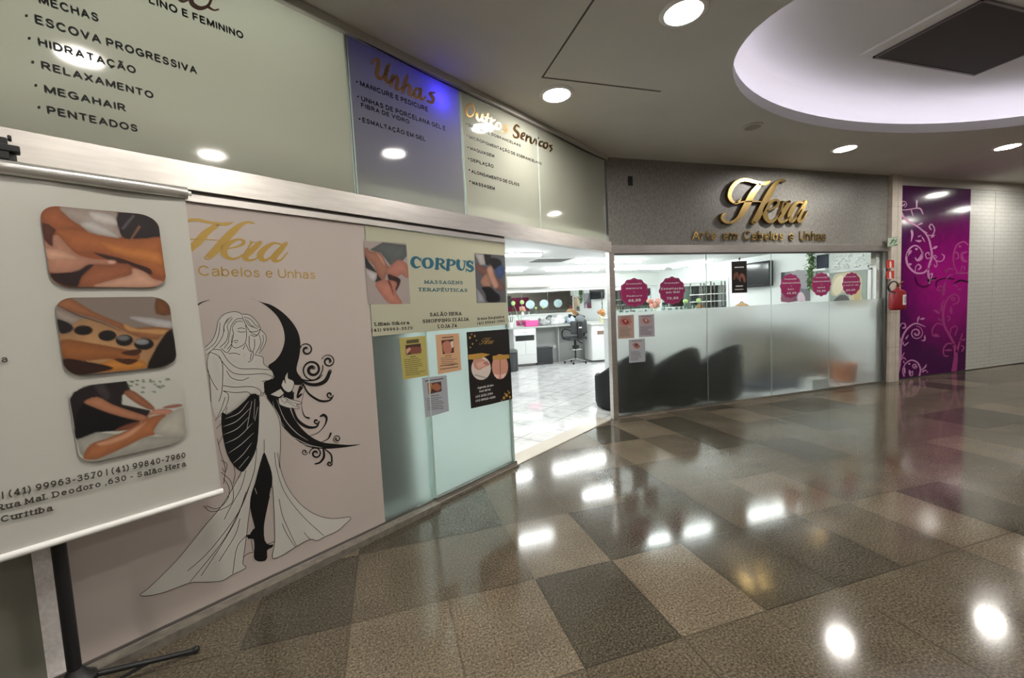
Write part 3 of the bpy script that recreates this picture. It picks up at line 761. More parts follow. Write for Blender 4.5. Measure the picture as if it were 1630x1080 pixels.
HERA = [[(590, 335, 8), (560, 365, 16), (520, 375, 20), (488, 345, 34), (476, 295, 38), (505, 215, 38), (565, 155, 36), (640, 135, 34), (715, 152, 30), (790, 168, 34), (850, 165, 38), (898, 138, 8)],
        [(775, 190, 46), (705, 280, 60), (655, 380, 68), (612, 455, 60), (562, 530, 42), (495, 578, 30), (432, 575, 28), (400, 535, 32), (418, 492, 24), (440, 490, 10)],
        [(530, 380, 22), (610, 365, 12), (700, 360, 12), (800, 362, 10)],
        [(1040, 138, 26), (1000, 130, 26), (950, 165, 40), (900, 240, 60), (850, 330, 66), (800, 430, 66), (755, 515, 62), (718, 575, 54)],
        [(850, 458, 12), (920, 430, 20), (968, 390, 28), (968, 348, 26), (920, 345, 28), (862, 400, 48), (832, 470, 54), (842, 540, 48), (890, 575, 32), (940, 550, 18), (1000, 480, 12)],
        [(985, 490, 12), (1008, 430, 14), (1030, 366, 18)], [(1020, 354, 15), (1054, 368, 9), (1096, 354, 14)], [(1092, 356, 30), (1066, 405, 46), (1018, 480, 54), (985, 540, 50), (1000, 578, 34), (1050, 566, 18), (1090, 520, 12)],
        [(1245, 372, 18), (1185, 362, 28), (1125, 430, 46), (1092, 510, 50), (1110, 570, 38), (1160, 540, 20), (1225, 440, 12)],
        [(1275, 352, 32), (1232, 440, 48), (1194, 520, 50), (1198, 572, 36), (1242, 550, 18), (1288, 458, 10)]]
def affine(src, dst):
    """2-D affine map through three point pairs"""
    (x0, y0), (x1, y1), (x2, y2) = src
    d = (x1 - x0) * (y2 - y0) - (x2 - x0) * (y1 - y0)
    def f(x, y):
        a = ((x - x0) * (y2 - y0) - (x2 - x0) * (y - y0)) / d
        b = ((x1 - x0) * (y - y0) - (x - x0) * (y1 - y0)) / d
        return tuple(dst[0][k] + a * (dst[1][k] - dst[0][k]) + b * (dst[2][k] - dst[0][k]) for k in (0, 1))
    return f
HSRC = [(1040, 130), (1285, 460), (715, 590)]

# ------------------------------------------------------------------ upper frosted panes with the lists of services
sS = [SL + .6, PA.st(559, 190)[0], PA.st(737, 250)[0], PA.st(858.5, 290)[0], .0]
PT = 3.185
pane_lab = ['widest grey frosted glass pane, with the long black list of hair services',
            'grey frosted glass pane with a copper script heading on nails, glowing blue',
            'grey frosted glass pane with a gold script heading and six black lines of other services',
            'narrow plain grey frosted glass pane beside the textured sign wall']
panes = []
for k in range(4):
    a, b = sS[k] + .003, sS[k + 1] - .003
    o = thing('sign_pane', pane_lab[k], 'glass sign', A3(a, AZ1), 'frosted panes above the left beam')
    m = MB().use(M_SIGNG2 if k == 1 else M_SIGNG); m.panel(PA, a, b, AZ1, PT, -.010, .0); m.build('glass', o)
    m = MB().use(M_GEDGE); m.panel(PA, b - .008, b, AZ1, PT, .0002, .0015)
    m.build('edge_strip', o)
    if k in (1, 2): m = MB().use(M_GEDGE); m.panel(PA, a, a + .01, AZ1, PT, .0002, .0015); m.build('edge_strip', o)
    panes.append(o)
# dividers in the light box, and a blue lamp behind the second pane
m = MB().use(mat('box_lining2', (.6, .6, .58), .8))
for k in (1, 2, 3): m.panel(PA, sS[k] - .01, sS[k] + .01, AZ1, ZC, -.44, -.012)
struct(m.build('wall_lightbox_divider'))
for k in range(4):  # unseen tubes added to brighten the panes from behind
    m = MB().use(emitter(('wide_pane_fill_light', 'blue_pane_fill_light', 'list_pane_fill_light', 'plain_pane_fill_light')[k], (1.0, .98, .86), (12.5, 5.0, 7.0, 9.0)[k])); zt_ = PT - .06 if k == 0 else AZ1 + .07; m.cyl(A3(max(sS[k], -5.6) + .04, zt_, -.36), A3(sS[k + 1] - .04, zt_, -.36), .016, seg=10)
    tag(m.build('added_pane_backlight'), 'added unseen glowing tube that brightens the frosted sign pane from behind', 'fill light', 'added fill tubes behind the sign panes')
q = PA.p3(*PA.st(700, 156), -.075)
bl = bpy.data.lights.new('blue_lamp', 'POINT'); bl.energy = 3.0; bl.color = (.035, .02, 1.0); bl.shadow_soft_size = .05
blo = bpy.data.objects.new('blue_lamp', bl); COL.objects.link(blo); blo.location = q

OF = .0012
m = MB().use(M_INK)
c1 = lambda x, y: PA.px(x, y, OF)
for body, a, b, c, bl_ in (('MECHAS', (62, 5.5), (158, 36), (63, -9), (48, -7)), ('ESCOVA PROGRESSIVA', (56, 37.5), (314, 119), (57.5, 23), (42, 25)),
                       ('HIDRATAÇÃO', (61, 73), (217, 118.5), (62, 59.5), (46.5, 61)), ('RELAXAMENTO', (66, 110), (245, 158), (67, 97), (52, 99)),
                       ('MEGAHAIR', (71, 148), (201, 178.5), (72, 135), (57, 136)), ('PENTEADOS', (75.5, 181.5), (220, 211), (76.5, 168.5), (62, 171))):
    m.text(PA, body, a, b, c, .046, OF); bullet(m, c1, *bl_, 2.6)
m.text(PA, 'LINO E FEMININO', (237, 5), (388, 63), (238, -8), .046, OF)
sA_, tA_ = PA.st(237, 5); sB_, tB_ = PA.st(388, 63)
m.build('lettering', panes[0])
m = MB().use(mat('brown_script', (.10, .05, .035), .4))
for st in ([(322, -22, 7), (308, -12, 7), (305, 4, 8), (318, 13, 7), (332, 8, 5), (336, -8, 5), (326, -22, 6)], [(330, 10, 5), (340, 16, 3), (348, 15, 3)], [(290, -30, 8), (284, -8, 8), (290, 2, 5), (300, 0, 3)]): m.stroke(c1, st)
lab(m.build('script_heading', panes[0]), 'brown script lettering')
c2 = mapA(540, 0, 2.841, OF)
def cpx(x0, y0, k): return lambda x, y: (x0 + x / k, y0 + y / k)
def textc(mb, pl, pc, body, a, b, c, bold, off):
    mb.text(pl, body, pc(*a), pc(*b), pc(*c) if isinstance(c, tuple) else c, bold, off)
m = MB().use(M_INK); p2 = cpx(540, 0, 2.841)
for body, a, b, c, bl_ in (('MANICURE E PEDICURE', (95, 389), (402, 507), (97, 365), (80, 370)), ('UNHAS DE PORCELANA GEL E', (100, 457), (481, 593), (102, 433), (85, 437)),
                       ('FIBRA DE VIDRO', (99, 485), (318, 562), (101, 464), None), ('ESMALTAÇÃO EM GEL', (105, 553), (390, 640), (107, 531), (92, 538))):
    textc(m, PA, p2, body, a, b, c, .046, OF)
    if bl_: bullet(m, c2, *bl_, 4.5)
m.build('lettering', panes[1])
m = MB().use(M_COPPER)
for st in ([(146, 288, 8), (158, 270, 10), (176, 274, 13), (174, 308, 17), (170, 338, 15), (185, 356, 12), (205, 340, 13), (217, 308, 14), (226, 292, 12)], [(218, 308, 15), (209, 350, 16), (222, 374, 10), (236, 360, 7)],
           [(242, 343, 14), (233, 385, 15)], [(236, 368, 8), (256, 346, 11), (264, 362, 14), (258, 398, 14), (268, 406, 8), (284, 396, 6)], [(308, 342, 11), (296, 378, 16), (287, 415, 15)],
           [(290, 400, 8), (310, 383, 11), (320, 400, 14), (316, 424, 13), (328, 432, 8), (338, 424, 6)], [(366, 404, 8), (348, 402, 11), (338, 424, 13), (350, 442, 11), (366, 424, 8)],
           [(369, 404, 12), (365, 438, 13), (378, 450, 8), (392, 438, 6)], [(430, 420, 8), (410, 422, 10), (424, 444, 13), (420, 464, 11), (398, 456, 8)]): m.stroke(c2, [(x_, y_, w_ * 1.25) for x_, y_, w_ in st])
lab(m.build('script_heading', panes[1]), 'copper script lettering')
m = MB().use(M_INK); p3 = cpx(700, 130, 4.5); c3 = mapA(700, 130, 4.5, OF)
for body, a, b, c, bl_ in (('DESIGN DE SOBRANCELHAS', (206, 322), (580, 470), (208, 300), (191, 302)), ('MICROPIGMENTAÇÃO DE SOBRANCELHAS', (212, 408), (730, 600), (214, 384), (196, 388)),
                       ('MAQUIAGEM', (218, 490), (391, 546), (220, 466), (203, 470)), ('DEPILAÇÃO', (222, 572), (386, 621), (224, 547), (207, 551)),
                       ('ALONGAMENTO DE CÍLIOS', (227, 655), (570, 752), (229, 630), (212, 633)), ('MASSAGEM', (232, 736), (395, 779), (234, 711), (217, 713))):
    textc(m, PA, p3, body, a, b, c, .046, OF); bullet(m, c3, *bl_, 6)
m.build('lettering', panes[2])
m = MB().use(M_COPPER)
for st in ([(240, 168, 8), (210, 160, 10), (190, 205, 13), (205, 246, 12), (236, 242, 10), (248, 205, 9), (238, 175, 8), (214, 185, 6)], [(268, 222, 14), (268, 260, 14), (285, 278, 10), (302, 250, 8)], [(306, 235, 14), (303, 275, 13), (318, 287, 8)],
           [(346, 232, 12), (332, 290, 14), (346, 302, 8)], [(322, 254, 8), (360, 264, 8)], [(372, 262, 12), (364, 308, 13)], [(366, 288, 8), (392, 276, 12)],
           [(432, 300, 9), (412, 298, 11), (404, 325, 13), (418, 342, 11), (436, 326, 9), (432, 300, 9)], [(482, 315, 9), (460, 320, 11), (478, 346, 13), (470, 364, 11), (448, 354, 8)],
           [(568, 325, 10), (548, 312, 13), (534, 340, 15), (560, 370, 17), (560, 398, 14), (536, 398, 11), (526, 380, 8)], [(584, 398, 8), (606, 386, 10), (606, 370, 9), (590, 374, 13), (584, 404, 13), (602, 416, 8)],
           [(624, 385, 12), (618, 426, 13)], [(620, 406, 8), (642, 394, 12)], [(652, 402, 13), (652, 436, 13), (666, 440, 8), (682, 412, 12)], [(694, 418, 12), (692, 450, 13)], [(706, 402, 9), (707, 408, 9)],
           [(738, 432, 10), (718, 432, 11), (714, 456, 13), (732, 464, 9)], [(768, 440, 9), (748, 442, 11), (744, 466, 13), (760, 477, 11), (772, 456, 9), (768, 440, 9)], [(804, 458, 9), (786, 460, 9), (802, 482, 11), (790, 500, 9)]): m.stroke(c3, [(x_, y_, w_ * 1.2) for x_, y_, w_ in st])
lab(m.build('script_heading', panes[2]), 'gold script lettering')

# ------------------------------------------------------------------ left shopfront below the beam
sP0 = PA.st(121, 1000)[0]; sP1 = PA.st(596, 590)[0]
MZ0, MZ1 = .05, AZ0 - .05
m = MB().use(mat('grey_green_panel', (.24, .235, .195), .35)); m.panel(PA, SL, PA.st(72, 1050)[0], MZ0, MZ1, -.02, -.005); struct(m.build('wall_shopfront'))
m = MB().use(noisy('plaster_strip', (.74, .70, .68), (.86, .82, .80), 60, .8, 4, .3, 0, .5)); m.panel(PA, PA.st(72, 1050)[0], sP0, MZ0, MZ1, -.02, .0); struct(m.build('trim_11'))
board = thing('mural_board', 'pinkish grey board with a line drawing of a long haired woman and crescent moon', 'mural', A3(sP0, MZ0))
m = MB().use(mat('mural_paper', (.46, .40, .365), .42)); m.panel(PA, sP0, sP1, MZ0, MZ1, -.012, .0); m.build('board', board)
MO = .0010
S_ = lambda k: mapA(320, 480, 4.5, MO + .0005 * k)
L_ = lambda k: mapA(220, 620, 3.178, MO + .0005 * k)
H_ = lambda k: mapA(290, 460, 6.0, MO + .0005 * k)
M_DRESS = mat('pale_drawing_fill', (.53, .51, .47), .42)
# moon and black drapery
m = MB().use(M_INK)
m.fill(S_(0), [(352, -24), (430, 5), (500, 25), (580, 75), (650, 145), (695, 220), (712, 300), (705, 390), (686, 470), (690, 510), (730, 580), (700, 600), (650, 600), (600, 650), (540, 665), (470, 675), (455, 640), (452, 580), (515, 555), (520, 520), (480, 465), (530, 425), (572, 370), (596, 300), (598, 240), (580, 170), (540, 100), (470, 35), (400, -6)], 3)
m.fill(S_(0), [(470, 675), (540, 668), (575, 680), (605, 700), (636, 770), (668, 840), (722, 912), (790, 972), (870, 1010), (960, 1022), (1060, 1029), (1146, 1024), (1060, 1042), (960, 1054), (860, 1057), (760, 1042), (680, 990), (615, 930), (575, 880), (570, 840), (540, 780), (495, 720)], 3)
m.stroke(H_(0), [(150, 152, 16), (200, 125, 9), (270, 105, 2)])
m.fill(S_(0), [(584, 630), (655, 630), (660, 700), (586, 700)], 0)
m.build('crescent_moon', board)
# pale figure
m = MB().use(M_DRESS)
m.fill(H_(1), [(225, 640), (222, 560), (290, 490), (325, 400), (345, 310), (400, 245), (490, 218), (570, 240), (640, 250), (700, 300), (745, 375), (800, 450), (795, 530), (735, 622), (770, 650), (785, 720), (850, 775), (872, 825), (845, 868), (780, 892), (785, 990), (745, 1035), (720, 1100), (600, 1180), (420, 1240), (330, 1240), (275, 1080), (262, 900), (238, 740)], 2)
m.fill(L_(1), [(440, 130), (490, 90), (560, 20), (612, 30), (650, 45), (690, 100), (714, 160), (720, 225), (719, 310), (716, 380), (735, 450), (770, 520), (830, 590), (900, 635), (980, 655), (1075, 648), (1040, 690), (1000, 722), (945, 746), (905, 767), (870, 760), (800, 796), (740, 835), (680, 856), (690, 780), (690, 680), (686, 580), (680, 490), (662, 400), (637, 318), (602, 420), (576, 520), (560, 640), (548, 740), (533, 850), (530, 885), (545, 905), (475, 940), (420, 971), (330, 977), (260, 981), (140, 1026), (50, 1046), (10, 1040), (60, 1000), (200, 860), (330, 700), (430, 580), (500, 460), (525, 410), (440, 240)], 2)
m.fill(S_(1.5), [(574, 600), (592, 560), (606, 590), (600, 545), (622, 508), (624, 550), (655, 565), (668, 590), (650, 640), (622, 652), (592, 632)], 2)
m.fill(S_(1.5), [(498, 668), (570, 628), (592, 655), (592, 690), (545, 682)], 1)
m.fill(S_(1.5), [(555, 695), (600, 685), (650, 705), (712, 722), (714, 738), (682, 742), (706, 768), (640, 766), (590, 752), (560, 735)], 2)
m.build('figure', board)
# black drapery on the hip and the leg
m = MB().use(M_INK)
m.fill(L_(2), [(425, 115), (447, 130), (490, 105), (540, 60), (572, 25), (612, 35), (612, 120), (608, 220), (598, 300), (572, 360), (540, 408), (520, 418), (482, 385), (450, 330), (430, 250), (420, 170)], 2)
m.fill(L_(2), [(637, 318), (655, 360), (675, 420), (678, 480), (662, 560), (645, 640), (636, 700), (640, 765), (662, 788), (684, 785), (676, 802), (652, 815), (653, 850), (640, 869), (602, 869), (585, 850), (588, 800), (584, 760), (568, 758), (560, 744), (582, 708), (590, 700), (575, 640), (565, 580), (575, 520), (590, 480), (605, 420), (622, 360)], 2)
m.fill(L_(2), [(545, 740), (560, 760), (575, 745), (560, 735)], 1)
m.build('drapery', board)
# lines
m = MB().use(M_INK)
W = 5.0
for st in ([(222, 560), (290, 488), (325, 400), (345, 308), (400, 245), (490, 218), (545, 228), (570, 248)], [(225, 590), (310, 520), (350, 430), (362, 320)], [(226, 640), (330, 540), (390, 440), (400, 350), (440, 280)], [(400, 410), (405, 340), (470, 265)],
           [(440, 500), (455, 420), (470, 350), (520, 290), (575, 285)], [(470, 540), (490, 440), (480, 370), (520, 315), (580, 312)], [(360, 560), (420, 500), (440, 420), (432, 350), (480, 280)], [(400, 570), (450, 500)], [(430, 580), (470, 530)],
           [(570, 240), (640, 250), (700, 300), (745, 375), (720, 440), (660, 420), (610, 350), (572, 262)], [(590, 270), (650, 290), (700, 345), (735, 370)], [(600, 290), (640, 350), (720, 380)], [(620, 300), (660, 350), (690, 360)], [(640, 410), (700, 410), (742, 390)], [(650, 440), (700, 455), (735, 420)],
           [(745, 385), (795, 440), (800, 500), (770, 570), (730, 622)], [(690, 480), (690, 560), (670, 610)], [(735, 440), (750, 520), (700, 625)], [(640, 450), (640, 540), (660, 600)], [(770, 440), (775, 500), (740, 590)],
           [(605, 340), (615, 420), (605, 510), (560, 550), (510, 566), (475, 545)], [(480, 440), (472, 500), (475, 545)], [(528, 384), (560, 375), (600, 382)], [(530, 405), (560, 415), (605, 410)], [(490, 505), (515, 492), (535, 500)], [(500, 515), (525, 512)],
           [(605, 520), (640, 590), (680, 610), (665, 680), (628, 702)], [(660, 610), (650, 680)], [(580, 580), (600, 540)], [(440, 620), (500, 615), (555, 630)], [(590, 632), (596, 636)], [(475, 545), (430, 610), (370, 570)],
           [(265, 605), (345, 640), (385, 700), (480, 800), (600, 820), (780, 812), (860, 838)], [(300, 580), (370, 590), (440, 690), (540, 760), (700, 765), (850, 775)], [(690, 630), (770, 655), (780, 720), (850, 775), (872, 825), (840, 870), (760, 885)], [(785, 890), (785, 990), (750, 1030)],
           [(425, 785), (470, 850), (560, 875), (640, 848)], [(265, 600), (240, 680), (245, 780), (290, 890), (340, 970)], [(345, 640), (385, 720), (385, 900), (375, 1000), (350, 1080)], [(390, 925), (500, 940), (660, 935), (740, 965), (750, 1010), (700, 1025), (650, 1005), (620, 985), (500, 992), (390, 975)],
           [(390, 975), (440, 1010), (435, 1080), (400, 1160), (340, 1240)], [(750, 1000), (790, 990)], [(250, 780), (268, 920), (276, 1080)]): m.stroke(H_(3), st, W, 4, cap=False)
W = 2.6
for st in ([(445, 128), (490, 104), (540, 60), (572, 25)], [(650, 45), (690, 100), (714, 160), (720, 225), (719, 310), (716, 380), (735, 450), (770, 520), (830, 590), (900, 635), (980, 655), (1075, 648), (1040, 690), (1000, 722), (945, 746), (905, 767), (870, 760), (800, 796), (740, 835), (680, 856), (690, 780), (690, 680), (686, 580), (680, 490)],
           [(576, 520), (560, 640), (548, 740), (533, 850), (530, 885), (545, 905), (475, 940), (420, 971), (330, 977), (260, 981), (140, 1026), (50, 1046), (10, 1040), (60, 1000), (200, 860), (330, 700), (430, 580), (500, 460), (525, 410)],
           [(637, 255), (637, 318)], [(600, 300), (590, 400), (570, 470), (520, 600), (440, 720), (340, 840), (250, 920)], [(545, 410), (520, 500), (470, 590), (435, 660)], [(570, 470), (500, 640), (420, 780), (260, 978)], [(545, 520), (500, 650), (420, 790), (318, 945)], [(515, 655), (490, 740), (408, 872)], [(548, 740), (500, 800), (478, 935)],
           [(690, 320), (700, 400), (740, 520), (830, 640), (940, 742)], [(712, 555), (730, 640), (770, 730), (800, 792)], [(728, 680), (750, 730), (795, 800)], [(838, 725), (870, 760)], [(705, 320), (716, 400)], [(530, 850), (560, 830), (585, 825)], [(572, 760), (580, 820)], [(655, 785), (680, 775), (690, 770)], [(668, 500), (655, 580)],
           [(420, 360), (450, 380), (440, 420), (425, 400)], [(420, 420), (470, 470), (480, 560), (440, 600), (370, 620), (332, 590)], [(430, 450), (460, 500), (450, 560), (400, 605), (345, 590)], [(470, 340), (490, 420), (480, 480)], [(400, 250), (420, 330), (440, 400), (432, 480)], [(390, 160), (420, 100), (440, 40)], [(395, 200), (430, 160), (450, 90)], [(405, 280), (430, 230)]): m.stroke(L_(3), st, W, 4, cap=False)
# swirls
def spiral(cx, cy, r0, r1, a0, turns, w0, w1, k=26):
    return [(cx + (r0 + (r1 - r0) * i / k) * math.cos(a0 + turns * 2 * PI * i / k), cy + (r0 + (r1 - r0) * i / k) * math.sin(a0 + turns * 2 * PI * i / k), w0 + (w1 - w0) * i / k) for i in range(k + 1)]
for st in (spiral(755, 348, 50, 12, PI * 1.0, 1.3, 6, 18), spiral(798, 490, 80, 16, PI * .15, 1.75, 6, 26), spiral(912, 430, 50, 12, PI * 1.1, 1.5, 4, 18),
           [(712, 330, 14), (716, 322, 5)], [(700, 548, 6), (760, 568, 9), (830, 555, 10), (868, 500, 8), (872, 460, 8)], [(690, 520, 8), (740, 580, 18), (820, 598, 24), (890, 570, 28), (925, 500, 24)], [(730, 590, 10), (770, 660, 14), (850, 712, 16), (920, 710, 12), (948, 675, 8)], spiral(922, 670, 26, 6, PI * .1, 1.0, 8, 14),
           [(740, 640, 3), (720, 740, 3), (740, 820, 8), (775, 838, 14)], [(655, 770, 18), (690, 850, 22), (760, 900, 22), (825, 900, 14), (845, 865, 10)], spiral(826, 860, 22, 6, 0, .9, 8, 14), [(720, 610, 30), (700, 650, 18), (690, 690, 12), (720, 665, 16)],
           [(780, 965, 4), (840, 940, 5), (885, 890, 8), (900, 840, 16), (880, 815, 20), (855, 825, 12)], [(860, 1010, 4), (910, 985, 8), (930, 945, 14)], spiral(975, 985, 30, 8, PI * .4, 1.4, 3, 12)): m.stroke(S_(2), st, None, 4)
for st in (spiral(842, 318, 16, 5, 0, 1.1, 3, 8), spiral(898, 325, 32, 7, PI, 1.4, 5, 12), [(935, 295, 8), (940, 340, 12), (920, 370, 10), (895, 378, 8)], [(940, 300, 5), (975, 330, 8), (980, 370, 8)], spiral(968, 376, 13, 4, 0, 1, 6, 8)): m.stroke(L_(2), st, None, 4)
# palm lines
for st in ([(600, 690), (640, 720), (700, 735)], [(610, 715), (650, 740), (690, 762)], [(570, 700), (600, 730), (620, 700)]): m.stroke(S_(3), st, 3, 3, cap=False)
for st in ([(574, 600), (592, 560), (606, 590), (600, 545), (622, 508), (624, 550), (655, 565), (668, 590), (650, 640), (622, 652), (592, 632), (574, 600)], [(555, 695), (600, 685), (650, 705), (712, 722), (716, 736), (682, 742), (706, 768), (640, 766), (590, 752), (560, 735), (555, 695)]): m.stroke(S_(3), st, 4, 3, cap=False)
for st in ([(560, 690), (610, 655)], [(596, 690), (596, 655)], [(612, 682), (612, 660)], [(648, 700), (646, 655)], [(660, 704), (662, 650)]): m.stroke(S_(3), st, 9, 1, cap=False)
m.build('line_art', board)
m = MB().use(M_DRESS)
for st in ([(440, 150), (510, 120), (560, 60)], [(430, 190), (500, 160), (572, 90)], [(432, 230), (500, 200), (560, 140)], [(440, 275), (510, 240), (580, 170)], [(455, 325), (520, 280), (585, 220)], [(480, 375), (530, 330), (575, 270)], [(510, 400), (560, 340)], [(590, 50), (585, 150)], [(575, 60), (550, 200)], [(605, 90), (590, 160)], [(590, 500), (600, 530)], [(672, 500), (665, 540)],
           [(680, 60), (700, 130), (740, 190)], [(700, 50), (740, 150), (800, 220), (860, 260)], [(720, 200), (790, 260), (880, 292)], [(760, 230), (860, 280), (930, 296)]): m.stroke(L_(3), st, 3, 4, True)
lab(m.build('fold_lines', board), 'pale fold lines')
# gold lettering of the board
dst = [(280 + 665 / 5.4, 230 + 672 / 5.4), (280 + 958 / 5.4, 230 + 928 / 5.4), (280 + 270 / 5.4, 230 + 985 / 5.4)]
af = affine(HSRC, dst)
m = MB().use(M_GOLDP)
for st in HERA: m.stroke(lambda x, y: PA.px(*af(x, y), MO), st, None, 6)
m.text(PA, 'Arte em', (222, 437.5), (302, 439), (222, 421.5), .004, MO); m.text(PA, 'Cabelos e Unhas', (316, 439), (502, 444.5), (316, 422.5), .004, MO)
lab(m.build('lettering', board), 'gold lettering')

# frosted doors right of the board
sD = PA.st(684, 700)[0]
d1 = MB().use(M_FROSTA); d1.panel(PA, sP1, sD + .03, .055, AZ0 - .05, -.012, -.002); struct(d1.build('door_1'))
d2 = MB().use(M_FROSTA); d2.panel(PA, sD, sE - .0, .042, AZ0 - .05, -.036, -.026)
d2.use(M_GEDGE); d2.panel(PA, sE - .004, sE + .004, .042, AZ0 - .05, -.038, -.024); struct(d2.build('door_2'))
m = MB().use(M_GEDGE); m.panel(PA, sD + .022, sD + .032, .055, AZ0 - .05, -.002, .002); m.panel(PA, sE, sE + .02, .03, AZ0 - .05, -.03, -.01); struct(m.build('trim_12'))

# ------------------------------------------------------------------ massage poster on the glass
CPX = cpx(570, 370, 6.352)
Cm = lambda k: mapA(570, 370, 6.352, .003 + .0005 * k)
zb = PA.st(592, 536)[1]
post = thing('massage_poster', 'wide olive poster with teal heading and two massage photos on the frosted door', 'poster', A3(sP1, zb))
m = MB().use(mat('olive_paper', (.41, .405, .30), .5)); m.panel(PA, sP1 + .003, sE - .002, zb, AZ0 - .052, .0005, .003); m.build('sheet', post)
photo('foot_photo', post, [(55, 85), (488, 110), (530, 725), (105, 730)], Cm(1), [((172, 160, 155), [(55, 85), (488, 110), (530, 725), (105, 730)], 0), ((95, 100, 100), [(115, 178), (250, 100), (486, 128), (494, 240), (440, 300), (330, 340), (230, 210)], 1),
             ((38, 40, 46), [(64, 210), (76, 360), (190, 412), (170, 500), (245, 485), (110, 300)], 2), ((196, 190, 188), [(78, 380), (190, 420), (165, 500), (110, 460)], 2),
             ((164, 112, 92), [(66, 165), (95, 158), (122, 190), (190, 195), (240, 230), (282, 310), (334, 380), (292, 420), (262, 485), (205, 440), (150, 330), (76, 250)], 3),
             ((190, 138, 118), [(180, 200), (235, 240), (275, 320), (260, 340), (215, 270)], 3), ((58, 36, 34), [(300, 420), (400, 455), (430, 500), (370, 610), (320, 520)], 3),
             ((186, 124, 108), [(320, 345), (400, 280), (450, 290), (505, 340), (512, 455), (470, 452), (440, 425), (390, 450), (290, 405)], 3),
             ((192, 128, 110), [(172, 525), (235, 485), (330, 485), (395, 515), (380, 600), (448, 724), (325, 724), (240, 640)], 3), ((110, 62, 54), [(300, 500), (330, 560), (360, 640), (345, 560), (320, 490)], 2)], None, 60, 84, gain=.78, seed=4)
photo('couch_photo', post, [(1175, 210), (1482, 235), (1497, 710), (1200, 716)], Cm(1), [((92, 92, 98), [(1175, 210), (1482, 235), (1497, 710), (1200, 716)], 0), ((176, 172, 170), [(1178, 214), (1272, 222), (1290, 330), (1232, 330)], 1), ((150, 152, 158), [(1196, 560), (1260, 640), (1290, 712), (1204, 714)], 1), ((36, 34, 38), [(1270, 222), (1345, 228), (1340, 330), (1290, 330)], 1),
             ((26, 24, 28), [(1340, 262), (1420, 270), (1452, 320), (1400, 390), (1345, 330)], 3), ((62, 82, 128), [(1385, 375), (1462, 330), (1472, 420), (1420, 475)], 2),
             ((120, 84, 76), [(1190, 320), (1260, 350), (1340, 370), (1420, 470), (1482, 560), (1420, 592), (1330, 490), (1250, 430), (1200, 390)], 3), ((168, 124, 104), [(1240, 490), (1300, 420), (1345, 520), (1312, 572), (1262, 545)], 3), ((186, 142, 124), [(1300, 380), (1350, 345), (1380, 440), (1420, 540), (1370, 560)], 3),
             ((20, 20, 26), [(1250, 560), (1330, 550), (1385, 600), (1432, 640), (1425, 702), (1310, 704), (1285, 620)], 3)], None, 50, 84, gain=.78, seed=5)
m = MB().use(ink(32, 92, 112)); c = Cm(1)
for st in ([(628, 282, 18), (600, 256, 22), (562, 264, 34), (548, 305, 42), (565, 342, 34), (595, 356, 20), (632, 342, 10)], [(635, 258, 9), (634, 296, 9)],
           [(702, 262, 16), (670, 278, 32), (662, 312, 40), (676, 348, 28), (704, 360, 16), (736, 346, 32), (746, 312, 40), (732, 276, 28), (702, 262, 16)],
           [(802, 272, 34), (796, 366, 34)], [(800, 270, 14), (842, 274, 18), (862, 296, 30), (842, 318, 16), (800, 320, 10)], [(832, 320, 18), (852, 348, 30), (884, 372, 16)], [(774, 368, 10), (820, 370, 10)], [(778, 266, 10), (815, 268, 10)],
           [(914, 282, 34), (906, 378, 34)], [(912, 280, 14), (954, 284, 18), (974, 308, 32), (952, 332, 16), (912, 332, 10)], [(884, 379, 10), (930, 382, 10)], [(890, 277, 10), (928, 279, 10)],
           [(1012, 288, 34), (1010, 338, 36), (1026, 370, 28), (1052, 380, 16), (1072, 356, 13), (1078, 292, 13)], [(990, 287, 9), (1034, 289, 9)], [(1060, 290, 9), (1096, 292, 9)],
           [(1156, 318, 14), (1136, 294, 20), (1108, 306, 30), (1114, 334, 34), (1146, 350, 34), (1158, 374, 28), (1134, 394, 20), (1098, 376, 14)], [(1162, 290, 9), (1160, 326, 9)], [(1094, 366, 9), (1092, 400, 9)]): m.stroke(c, st)
m.build('heading', post)
m = MB().use(ink(40, 92, 104))
for b_, a, b, cc in (('MASSAGENS', (665, 520), (1060, 528), (666, 482)), ('TERAPÊUTICAS', (608, 597), (1106, 604), (609, 560))): m.text(PA, b_, CPX(*a), CPX(*b), CPX(*cc), .034, .0035, 0, True)
m.build('subtitle', post)
m = MB().use(M_INK)
for b_, a, b, cc in (('SALÃO HERA', (726, 851), (1052, 838), (725, 814)), ('SHOPPING ITÁLIA', (652, 919), (1125, 893), (650, 884)), ('LOJA 74', (802, 971), (1000, 960), (800, 935)), ('Lilian Sikora', (160, 949), (524, 930), (159, 914)),
                     ('(41) 99963-3570', (136, 1008), (552, 982), (134, 976)), ('Irene Regueira', (1206, 890), (1480, 866), (1205, 864)), ('(41) 99840-7960', (1206, 935), (1484, 908), (1205, 908))): m.text(PA, b_, CPX(*a), CPX(*b), CPX(*cc), .034, .0035, 0, True)
m.build('contact_lines', post)

